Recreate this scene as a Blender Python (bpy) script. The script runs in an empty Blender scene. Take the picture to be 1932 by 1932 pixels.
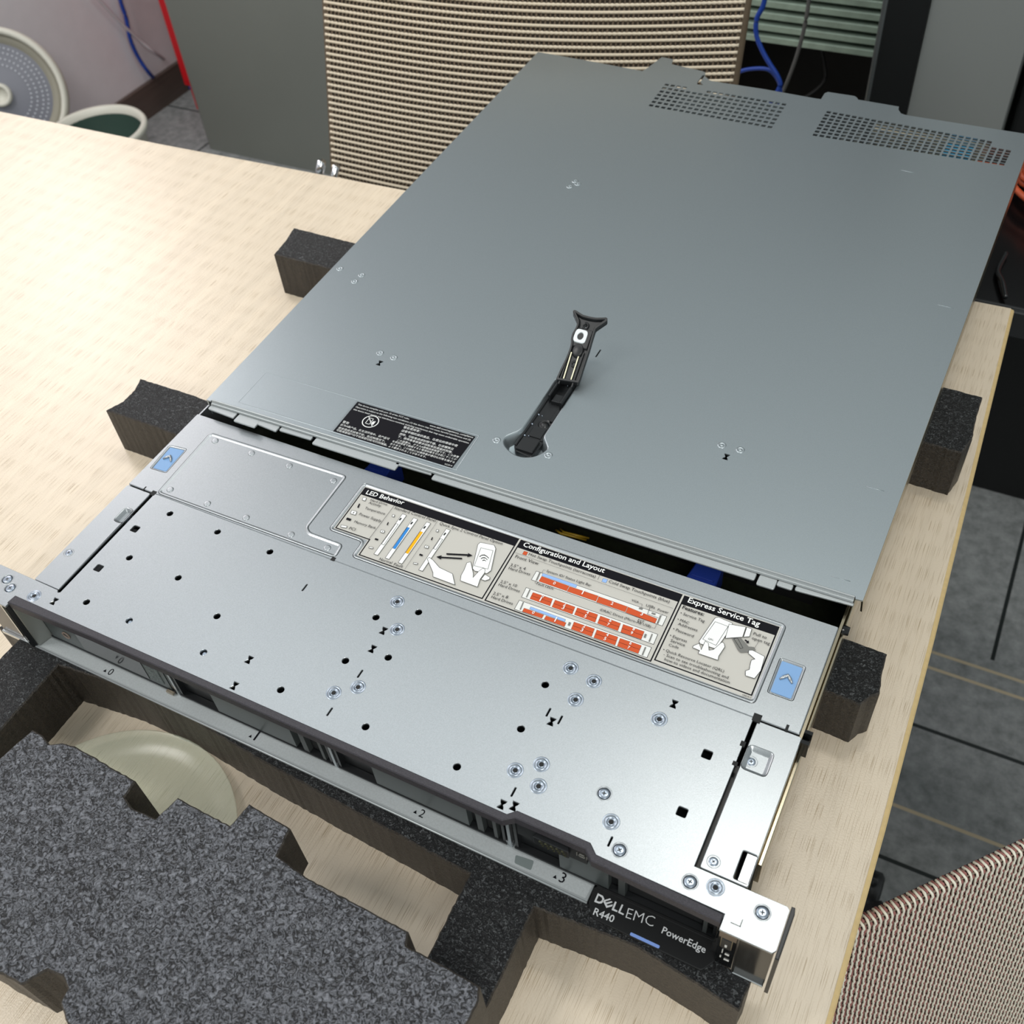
import bpy, math, random, json
from mathutils import Vector
from mathutils.geometry import tessellate_polygon
random.seed(7)
C = bpy.context.scene.collection
Z0 = 834.0                      # the floor lies 834 mm below the top face of the server
PI = math.pi
# ------------------------------------------------------------------ camera
cam = bpy.data.cameras.new('camera'); co = bpy.data.objects.new('camera', cam); C.objects.link(co)
cx, cy, cz = .454307, -.195711, .460882 + Z0/1000
R_ = (.8890852, .45186796, -.07309482); D_ = (.29368093, -.68559236, -.66611908); F_ = (-.35111112, .57077006, -.74225502)
from mathutils import Matrix
co.matrix_world = Matrix(((R_[0], -D_[0], -F_[0], cx), (R_[1], -D_[1], -F_[1], cy), (R_[2], -D_[2], -F_[2], cz), (0, 0, 0, 1)))
cam.sensor_width = 36; cam.lens = 1968.12/1932*36; cam.clip_start = .01; cam.clip_end = 50
cam.dof.use_dof = True; cam.dof.focus_distance = .59; cam.dof.aperture_fstop = 18
bpy.context.scene.camera = co
# ------------------------------------------------------------------ light
sc = bpy.context.scene
w = bpy.data.worlds.new('room_ambient'); sc.world = w; w.use_nodes = True
w.node_tree.nodes['Background'].inputs[0].default_value = (.83, .90, .91, 1)
w.node_tree.nodes['Background'].inputs[1].default_value = .58
def area(name, loc, target, sx, sy, power, col):
    l = bpy.data.lights.new(name, 'AREA'); l.shape = 'RECTANGLE'; l.size = sx; l.size_y = sy; l.energy = power; l.color = col
    o = bpy.data.objects.new(name, l); C.objects.link(o); o.location = loc
    o.rotation_euler = (Vector(target)-Vector(loc)).to_track_quat('-Z', 'Y').to_euler()
    return o
area('ceiling_panel_light', (.41, .78, 2.78), (.41, .78, 0), .30, .20, 5.5, (1, .97, .90))
area('ceiling_panel_light_wide', (-.55, .80, 2.79), (-.55, .80, 0), 2.1, .60, 5.5, (.97, .99, 1))
area('ceiling_panel_light_front', (1.5, -1.5, 2.72), (.4, 0, .75), 1.3, 1.0, 30, (1, .98, .93))
area('left_wall_fill_light', (-1.0, -.55, 2.74), (-1.7, 1.3, .4), .6, .6, 20, (1, .98, .95))  # unseen fill added to brighten the left wall and the fan
area('left_table_glare_light', (-1.66, 1.02, 1.72), (-.3, .25, .75), .80, .60, 13, (1, .92, .92))  # unseen area light added for the pale glare on the table's left
sc.view_settings.view_transform = 'Standard'; sc.view_settings.look = 'None'; sc.view_settings.gamma = 1
sc.view_settings.use_curve_mapping = False; sc.view_settings.exposure = 0.0
# ------------------------------------------------------------------ materials
def srgb(c):
    return tuple((x/255/12.92 if x/255 <= .04045 else ((x/255+.055)/1.055)**2.4) for x in c) + (1,)
def mat(name, col, rough=.5, metal=0, noise=0, nscale=200, bump=0, bscale=400, bdist=.0004, spec=.5, alpha=1, trans=0, emit=0, coat=0, stretch=None, voro=False):
    m = bpy.data.materials.new(name); m.use_nodes = True; nt = m.node_tree; b = nt.nodes['Principled BSDF']
    b.inputs['Base Color'].default_value = srgb(col); b.inputs['Roughness'].default_value = rough; b.inputs['Metallic'].default_value = metal
    b.inputs['Specular IOR Level'].default_value = spec; b.inputs['Coat Weight'].default_value = coat
    if alpha < 1: b.inputs['Alpha'].default_value = alpha
    if trans: b.inputs['Transmission Weight'].default_value = trans
    if emit: b.inputs['Emission Color'].default_value = srgb(col); b.inputs['Emission Strength'].default_value = emit
    geo = nt.nodes.new('ShaderNodeNewGeometry')
    src = geo.outputs['Position']
    if stretch:
        mp = nt.nodes.new('ShaderNodeMapping'); mp.inputs['Scale'].default_value = stretch; nt.links.new(src, mp.inputs[0]); src = mp.outputs[0]
    if noise:
        n = nt.nodes.new('ShaderNodeTexNoise'); n.inputs['Scale'].default_value = nscale; n.inputs['Detail'].default_value = 3; nt.links.new(src, n.inputs['Vector'])
        r = nt.nodes.new('ShaderNodeMapRange'); r.inputs['From Min'].default_value = .3; r.inputs['From Max'].default_value = .7
        r.inputs['To Min'].default_value = 1-noise; r.inputs['To Max'].default_value = 1+noise; nt.links.new(n.outputs['Fac'], r.inputs['Value'])
        mx = nt.nodes.new('ShaderNodeVectorMath'); mx.operation = 'SCALE'; mx.inputs[0].default_value = srgb(col)[:3]
        nt.links.new(r.outputs[0], mx.inputs['Scale']); nt.links.new(mx.outputs[0], b.inputs['Base Color'])
    if bump:
        if voro:
            n2 = nt.nodes.new('ShaderNodeTexVoronoi'); n2.inputs['Scale'].default_value = bscale; out = n2.outputs['Distance']
            n3 = nt.nodes.new('ShaderNodeTexNoise'); n3.inputs['Scale'].default_value = bscale*.8; n3.inputs['Detail'].default_value = 4; nt.links.new(src, n3.inputs['Vector'])
            ad = nt.nodes.new('ShaderNodeVectorMath'); ad.operation = 'MULTIPLY_ADD'; nt.links.new(n3.outputs['Color'], ad.inputs[0]); ad.inputs[1].default_value = (2/bscale,)*3; nt.links.new(src, ad.inputs[2]); nt.links.new(ad.outputs[0], n2.inputs['Vector'])
        else:
            n2 = nt.nodes.new('ShaderNodeTexNoise'); n2.inputs['Scale'].default_value = bscale; n2.inputs['Detail'].default_value = 3; nt.links.new(src, n2.inputs['Vector']); out = n2.outputs['Fac']
        bp = nt.nodes.new('ShaderNodeBump'); bp.inputs['Strength'].default_value = bump; bp.inputs['Distance'].default_value = bdist
        nt.links.new(out, bp.inputs['Height']); nt.links.new(bp.outputs[0], b.inputs['Normal'])
    return m
def foam_mat(name, dark, light, scale, bump, lo=.50, hi=.72):
    m = bpy.data.materials.new(name); m.use_nodes = True; nt = m.node_tree; b = nt.nodes['Principled BSDF']
    b.inputs['Roughness'].default_value = .42; b.inputs['Specular IOR Level'].default_value = .55
    geo = nt.nodes.new('ShaderNodeNewGeometry')
    n = nt.nodes.new('ShaderNodeTexNoise'); n.inputs['Scale'].default_value = scale; n.inputs['Detail'].default_value = 4; n.inputs['Roughness'].default_value = .65; n.inputs['Distortion'].default_value = 1.6
    nt.links.new(geo.outputs['Position'], n.inputs['Vector'])
    cr = nt.nodes.new('ShaderNodeValToRGB'); cr.color_ramp.elements[0].position = lo; cr.color_ramp.elements[0].color = srgb(dark); cr.color_ramp.elements[1].position = hi; cr.color_ramp.elements[1].color = srgb(light)
    nt.links.new(n.outputs['Fac'], cr.inputs[0]); nt.links.new(cr.outputs[0], b.inputs['Base Color'])
    bp = nt.nodes.new('ShaderNodeBump'); bp.inputs['Strength'].default_value = bump; bp.inputs['Distance'].default_value = .0018
    nt.links.new(n.outputs['Fac'], bp.inputs['Height']); nt.links.new(bp.outputs[0], b.inputs['Normal'])
    return m
def wood_mat(name, base, pore):
    m = bpy.data.materials.new(name); m.use_nodes = True; nt = m.node_tree; b = nt.nodes['Principled BSDF']
    geo = nt.nodes.new('ShaderNodeNewGeometry'); L = nt.links
    def nz(scale, st, det=2):
        mp = nt.nodes.new('ShaderNodeMapping'); mp.inputs['Scale'].default_value = st; L.new(geo.outputs['Position'], mp.inputs[0])
        n = nt.nodes.new('ShaderNodeTexNoise'); n.inputs['Scale'].default_value = scale; n.inputs['Detail'].default_value = det; L.new(mp.outputs[0], n.inputs['Vector']); return n
    n1 = nz(1, (3800, 48, 3800), 0); n2 = nz(1, (90, 6, 90), 3); n3 = nz(900, (1, 1, 1), 2)
    r1 = nt.nodes.new('ShaderNodeMapRange'); r1.inputs['From Min'].default_value = .64; r1.inputs['From Max'].default_value = .70; L.new(n1.outputs['Fac'], r1.inputs['Value'])
    r2 = nt.nodes.new('ShaderNodeMapRange'); r2.inputs['From Min'].default_value = .25; r2.inputs['From Max'].default_value = .75; r2.inputs['To Min'].default_value = .93; r2.inputs['To Max'].default_value = 1.07; L.new(n2.outputs['Fac'], r2.inputs['Value'])
    mx = nt.nodes.new('ShaderNodeMix'); mx.data_type = 'RGBA'; mx.inputs[6].default_value = srgb(base); mx.inputs[7].default_value = srgb(pore); L.new(r1.outputs[0], mx.inputs[0])
    sc_ = nt.nodes.new('ShaderNodeVectorMath'); sc_.operation = 'SCALE'; L.new(mx.outputs[2], sc_.inputs[0]); L.new(r2.outputs[0], sc_.inputs['Scale'])
    L.new(sc_.outputs[0], b.inputs['Base Color']); b.inputs['Roughness'].default_value = .33; b.inputs['Specular IOR Level'].default_value = .5
    bp = nt.nodes.new('ShaderNodeBump'); bp.inputs['Strength'].default_value = .35; bp.inputs['Distance'].default_value = .0003
    L.new(n3.outputs['Fac'], bp.inputs['Height']); L.new(bp.outputs[0], b.inputs['Normal'])
    return m
def carpet_mat():
    m = bpy.data.materials.new('striped_carpet'); m.use_nodes = True; nt = m.node_tree; b = nt.nodes['Principled BSDF']; L = nt.links
    b.inputs['Roughness'].default_value = .95; b.inputs['Specular IOR Level'].default_value = .1
    geo = nt.nodes.new('ShaderNodeNewGeometry'); sp = nt.nodes.new('ShaderNodeSeparateXYZ'); L.new(geo.outputs['Position'], sp.inputs[0])
    n = nt.nodes.new('ShaderNodeTexNoise'); n.inputs['Scale'].default_value = 45; n.inputs['Detail'].default_value = 6; n.inputs['Roughness'].default_value = .7; L.new(geo.outputs['Position'], n.inputs['Vector'])
    cr = nt.nodes.new('ShaderNodeValToRGB'); cr.color_ramp.elements[0].position = .3; cr.color_ramp.elements[0].color = srgb((112, 115, 115)); cr.color_ramp.elements[1].position = .7; cr.color_ramp.elements[1].color = srgb((156, 159, 159)); L.new(n.outputs['Fac'], cr.inputs[0])
    cur = cr.outputs[0]
    def line(axis, centre, half, col, cur):
        c = nt.nodes.new('ShaderNodeMath'); c.operation = 'COMPARE'; L.new(sp.outputs[axis], c.inputs[0]); c.inputs[1].default_value = centre; c.inputs[2].default_value = half; fac = c.outputs[0]
        if axis == 0:
            g = nt.nodes.new('ShaderNodeMath'); g.operation = 'GREATER_THAN'; L.new(sp.outputs[1], g.inputs[0]); g.inputs[1].default_value = .818
            mm = nt.nodes.new('ShaderNodeMath'); mm.operation = 'MULTIPLY'; L.new(fac, mm.inputs[0]); L.new(g.outputs[0], mm.inputs[1]); fac = mm.outputs[0]
        x = nt.nodes.new('ShaderNodeMix'); x.data_type = 'RGBA'; L.new(fac, x.inputs[0]); L.new(cur, x.inputs[6]); x.inputs[7].default_value = srgb(col); return x.outputs[2]
    for yy in (.465, .669, 1.36, 1.75): cur = line(1, yy, .0028, (52, 56, 56), cur)
    for yy in (.541, .770, .798, 1.24, 1.55): cur = line(1, yy, .0025, (186, 172, 146), cur)
    cur = line(0, .603, .0028, (40, 44, 44), cur); cur = line(0, -1.45, .0028, (48, 48, 50), cur)
    L.new(cur, b.inputs['Base Color'])
    return m
steel = mat('galvanized_steel', (170, 175, 178), .33, .86, .10, 2600, .30, 2600, .00008)
lidsteel = mat('lid_steel', (166, 175, 179), .36, .86, .07, 2600, .30, 2600, .00008)
brightsteel = mat('polished_steel', (205, 208, 208), .22, 1)
sidesteel = mat('side_steel_reflection', (176, 166, 144), .22, 1)  # beige reflection of the table is painted into the steel tint
zinc = mat('zinc_plating', (158, 168, 180), .3, 1)
black = mat('black_plastic', (24, 26, 28), .38, spec=.5)
blacktex = mat('textured_black_plastic', (52, 50, 56), .55, 0, .25, 1600, .8, 1500, .0003)
gloss = mat('glossy_black', (14, 15, 16), .12)
dark = mat('dark_interior', (16, 18, 19), .7)
grey_drive = mat('drive_handle_grey', (74, 80, 80), .40, .2)
greydark = mat('dark_grey_plastic', (58, 62, 62), .45)
bluebtn = mat('light_blue_paint', (120, 160, 205), .42)
darkblue = mat('blue_plastic', (38, 62, 150), .35)
foam_top = foam_mat('dark_foam', (14, 15, 17), (120, 124, 126), 560, 1.0, .52, .74)
foam_side = foam_mat('cut_foam_side_bounce', (34, 30, 26), (66, 58, 48), 520, .7, .4, .7)  # rough cut foam; warm bounce off the table is put into the brown
slab_top = foam_mat('grey_foam_skin', (14, 15, 18), (122, 125, 132), 430, 1.0, .42, .62)
wood = wood_mat('beige_laminate', (221, 206, 184), (184, 165, 138))
edgeband = mat('yellow_edge_band', (206, 180, 128), .45, 0, .05, 300)
labelbg = mat('label_paper', (192, 190, 183), .5, spec=.25)
ink = [mat('ink_black', (16, 16, 22), .5, spec=.12), mat('ink_white', (236, 238, 236), .5, spec=.2), mat('ink_terracotta', (200, 84, 44), .5, spec=.2), mat('ink_light_blue', (148, 182, 232), .5, spec=.2),
       mat('ink_blue', (50, 132, 208), .5, spec=.2), mat('ink_amber', (250, 178, 20), .5, spec=.2), mat('ink_grey', (120, 120, 116), .5, spec=.2), mat('ink_pale', (226, 227, 224), .5, spec=.2)]
# ------------------------------------------------------------------ mesh helpers (all shapes are given in millimetres)
def off(loop, d):                # shrink a counter-clockwise loop by d
    n = len(loop); out = []
    for i in range(n):
        a, b, c = loop[i-1], loop[i], loop[(i+1) % n]
        e1 = Vector((b[0]-a[0], b[1]-a[1])); e2 = Vector((c[0]-b[0], c[1]-b[1]))
        if e1.length < 1e-6: e1 = e2
        if e2.length < 1e-6: e2 = e1
        e1.normalize(); e2.normalize(); n1 = Vector((-e1.y, e1.x)); n2 = Vector((-e2.y, e2.x)); m = n1+n2
        k = m.dot(n1)
        if k < .25: m = n1; k = 1
        out.append((b[0]+m.x/k*d, b[1]+m.y/k*d))
    return out
def ccw(p):
    return list(p) if sum(p[i-1][0]*p[i][1]-p[i][0]*p[i-1][1] for i in range(len(p))) > 0 else list(reversed(p))
def rnd(p, r, n=5):              # round the corners of a polygon
    p = ccw(p); out = []; N = len(p)
    for i in range(N):
        a, b, c = Vector(p[i-1][:2]), Vector(p[i][:2]), Vector(p[(i+1) % N][:2])
        u = a-b; v = c-b; rr = min(r, u.length*.45, v.length*.45); A = b+u.normalized()*rr; B_ = b+v.normalized()*rr
        for k in range(n+1):
            t = k/n; q = A*(1-t)**2+b*2*t*(1-t)+B_*t*t; out.append((q.x, q.y))
    return out
def circ(x, y, r, n=20): return [(x+r*math.cos(2*PI*i/n), y+r*math.sin(2*PI*i/n)) for i in range(n)]
def rect(x0, y0, x1, y1): return [(x0, y0), (x1, y0), (x1, y1), (x0, y1)]
_txt = {}
def text_geo(s, bold):
    k = (s, bold)
    if k in _txt: return _txt[k]
    cu = bpy.data.curves.new('t', 'FONT'); cu.body = s; cu.size = 1; cu.resolution_u = 2
    if bold: cu.offset = .012*bold
    o = bpy.data.objects.new('t', cu); me = bpy.data.meshes.new_from_object(o)
    vs = [(v.co.x, v.co.y) for v in me.vertices]; fs = [tuple(f.vertices) for f in me.polygons]
    bpy.data.objects.remove(o); bpy.data.curves.remove(cu); bpy.data.meshes.remove(me)
    _txt[k] = (vs, fs); return _txt[k]
class MB:
    def __init__(s): s.v = []; s.f = []; s.m = []; s.cur = 0; s.smooth = []; s.sm = False
    def mat(s, i): s.cur = i; return s
    def add(s, vs, fs):
        o = len(s.v); s.v += [tuple(v) for v in vs]; s.f += [tuple(i+o for i in f) for f in fs]; s.m += [s.cur]*len(fs); s.smooth += [s.sm]*len(fs); return s
    def box(s, x0, x1, y0, y1, z0, z1, c=0):
        return s.prism(rect(x0, y0, x1, y1), z0, z1, c)
    def prism(s, p, z0, z1, c=0): return s.sheet(p, [], z0, z1, c)
    def sheet(s, outer, holes, z0, z1, c=0):
        loops = [ccw(outer)]+[ccw(h) for h in holes]
        tops = [off(loops[0], c)]+[off(h, -c) for h in loops[1:]] if c else loops
        flat = [Vector((x, y, 0)) for l in tops for x, y in l]
        tri = tessellate_polygon([[Vector((x, y, 0)) for x, y in l] for l in tops])
        T = []
        for t in tri:
            a, b_, d = (flat[i] for i in t)
            T.append(t if (b_-a).cross(d-a).z > 0 else (t[0], t[2], t[1]))
        base = [(v.x, v.y, z1) for v in flat]; s.add(base, T)
        fl = [(x, y, z0) for l in loops for x, y in l]; s.add(fl, [(t[0], t[2], t[1]) for t in T])
        for i, (l, t) in enumerate(zip(loops, tops)):
            n = len(l); sg = 1 if i == 0 else -1
            vs = [(x, y, z1) for x, y in t]
            if c: vs += [(x, y, z1-c) for x, y in l]
            vs += [(x, y, z0) for x, y in l]; k = len(vs)//n
            fs = []
            for r in range(k-1):
                for j in range(n):
                    q = (r*n+j, (r+1)*n+j, (r+1)*n+(j+1) % n, r*n+(j+1) % n)
                    fs.append(q if sg == 1 else tuple(reversed(q)))
            s.add(vs, fs)
        return s
    def ramp(s, loop, prof, cap=True):   # prof: [(inset, z)...] a stepped dish or boss
        loop = ccw(loop); n = len(loop); vs = []; sm = s.sm
        for d, z in prof: vs += [(x, y, z) for x, y in off(loop, d)]
        fs = [(r*n+j, r*n+(j+1) % n, (r+1)*n+(j+1) % n, (r+1)*n+j) for r in range(len(prof)-1) for j in range(n)]
        s.sm = True; s.add(vs, fs); s.sm = sm
        if cap:
            l = off(loop, prof[-1][0]); tri = tessellate_polygon([[Vector((x, y, 0)) for x, y in l]])
            T = [t if (Vector(l[t[1]])-Vector(l[t[0]])).cross(Vector(l[t[2]])-Vector(l[t[0]])) > 0 else (t[0], t[2], t[1]) for t in tri]
            s.add([(x, y, prof[-1][1]) for x, y in l], T)
        return s
    def lathe(s, c, prof, n=24, axis='z'):
        vs = []; 
        for r, h in prof:
            for i in range(n):
                a = 2*PI*i/n; x, y = r*math.cos(a), r*math.sin(a)
                vs.append((c[0]+x, c[1]+y, c[2]+h) if axis == 'z' else ((c[0]+h, c[1]+x, c[2]+y) if axis == 'x' else (c[0]+x, c[1]-h, c[2]+y)))
        k = len(prof); fs = [(r*n+j, r*n+(j+1) % n, (r+1)*n+(j+1) % n, (r+1)*n+j) for r in range(k-1) for j in range(n)]
        sm = s.sm; s.sm = True; s.add(vs, fs); s.sm = sm; return s
    def tube(s, path, r, n=8, closed=False):
        P = [Vector(p) for p in path]; vs = []; N = len(P); up = Vector((0, 0, 1))
        for i, p in enumerate(P):
            t = (P[(i+1) % N]-P[i-1]) if closed else (P[min(i+1, N-1)]-P[max(i-1, 0)])
            t.normalize(); a = t.cross(up)
            if a.length < .05: a = t.cross(Vector((1, 0, 0)))
            a.normalize(); b = a.cross(t)
            rr = r[i] if isinstance(r, (list, tuple)) else r
            vs += [p+a*rr*math.cos(2*PI*k/n)+b*rr*math.sin(2*PI*k/n) for k in range(n)]
        fs = [(i*n+k, i*n+(k+1) % n, ((i+1) % N)*n+(k+1) % n, ((i+1) % N)*n+k) for i in range(N if closed else N-1) for k in range(n)]
        if not closed: fs += [tuple(reversed(range(n))), tuple((N-1)*n+k for k in range(n))]
        sm = s.sm; s.sm = True; s.add(vs, fs); s.sm = sm; return s
    def poly(s, p, z): 
        p = ccw([tuple(q[:2]) for q in p]); tri = tessellate_polygon([[Vector((x, y, 0)) for x, y in p]])
        T = [t if (Vector(p[t[1]])-Vector(p[t[0]])).cross(Vector(p[t[2]])-Vector(p[t[0]])) > 0 else (t[0], t[2], t[1]) for t in tri]
        return s.add([(x, y, z) for x, y in p], T)
    def line(s, pts, w, z):
        for a, b in zip(pts, pts[1:]):
            d = Vector((b[0]-a[0], b[1]-a[1])).normalized()*w/2; n = Vector((-d.y, d.x))
            s.add([(a[0]-d.x-n.x, a[1]-d.y-n.y, z), (b[0]+d.x-n.x, b[1]+d.y-n.y, z), (b[0]+d.x+n.x, b[1]+d.y+n.y, z), (a[0]-d.x+n.x, a[1]-d.y+n.y, z)], [(0, 1, 2, 3)])
        return s
    def text(s, t, a, b, z, bold=0, ky=1.0):
        vs, fs = text_geo(t, bold)
        if not vs: return s
        if t == '1': b = (a[0]+(b[0]-a[0])*.48, a[1]+(b[1]-a[1])*.48)
        x0 = min(v[0] for v in vs); x1 = max(v[0] for v in vs); L = math.hypot(b[0]-a[0], b[1]-a[1]); k = L/(x1-x0)
        ux, uy = (b[0]-a[0])/L, (b[1]-a[1])/L
        return s.add([(a[0]+ux*(x-x0)*k-uy*y*k*ky, a[1]+uy*(x-x0)*k+ux*y*k*ky, z) for x, y in vs], fs)
    def build(s, name, mats, parent=None):
        if not isinstance(mats, (list, tuple)): mats = [mats]
        o0 = root_loc(parent)
        me = bpy.data.meshes.new(name)
        me.from_pydata([(x/1000-o0[0], y/1000-o0[1], (z+Z0)/1000-o0[2]) for x, y, z in s.v], [], s.f)
        for m in mats: me.materials.append(m)
        for p, i, sm in zip(me.polygons, s.m, s.smooth): p.material_index = i; p.use_smooth = sm
        me.validate(); me.update()
        o = bpy.data.objects.new(name, me); C.objects.link(o)
        if parent: o.parent = parent
        return o
def root_loc(p):
    while p and p.parent: p = p.parent
    return tuple(p.location) if p else (0, 0, 0)
def tag(o, label=None, cat=None, group=None, kind=None):
    if label: o['label'] = label
    if cat: o['category'] = cat
    if group: o['group'] = group
    if kind: o['kind'] = kind
    return o
def thing(name, label, cat, loc, group=None):
    o = bpy.data.objects.new(name, None); C.objects.link(o); o.location = (loc[0]/1000, loc[1]/1000, (loc[2]+Z0)/1000); o.empty_display_size = .05
    return tag(o, label, cat, group)
def shift(o, dx, dy, dz=0):
    o.location = (o.location[0]+dx/1000, o.location[1]+dy/1000, o.location[2]+dz/1000)
def dup_child(o, parent, dx, dy, dz=0):
    c = o.copy(); C.objects.link(c); c.parent = parent; shift(c, dx, dy, dz)
    for g in o.children:
        d = g.copy(); C.objects.link(d); d.parent = c
    return c
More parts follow.
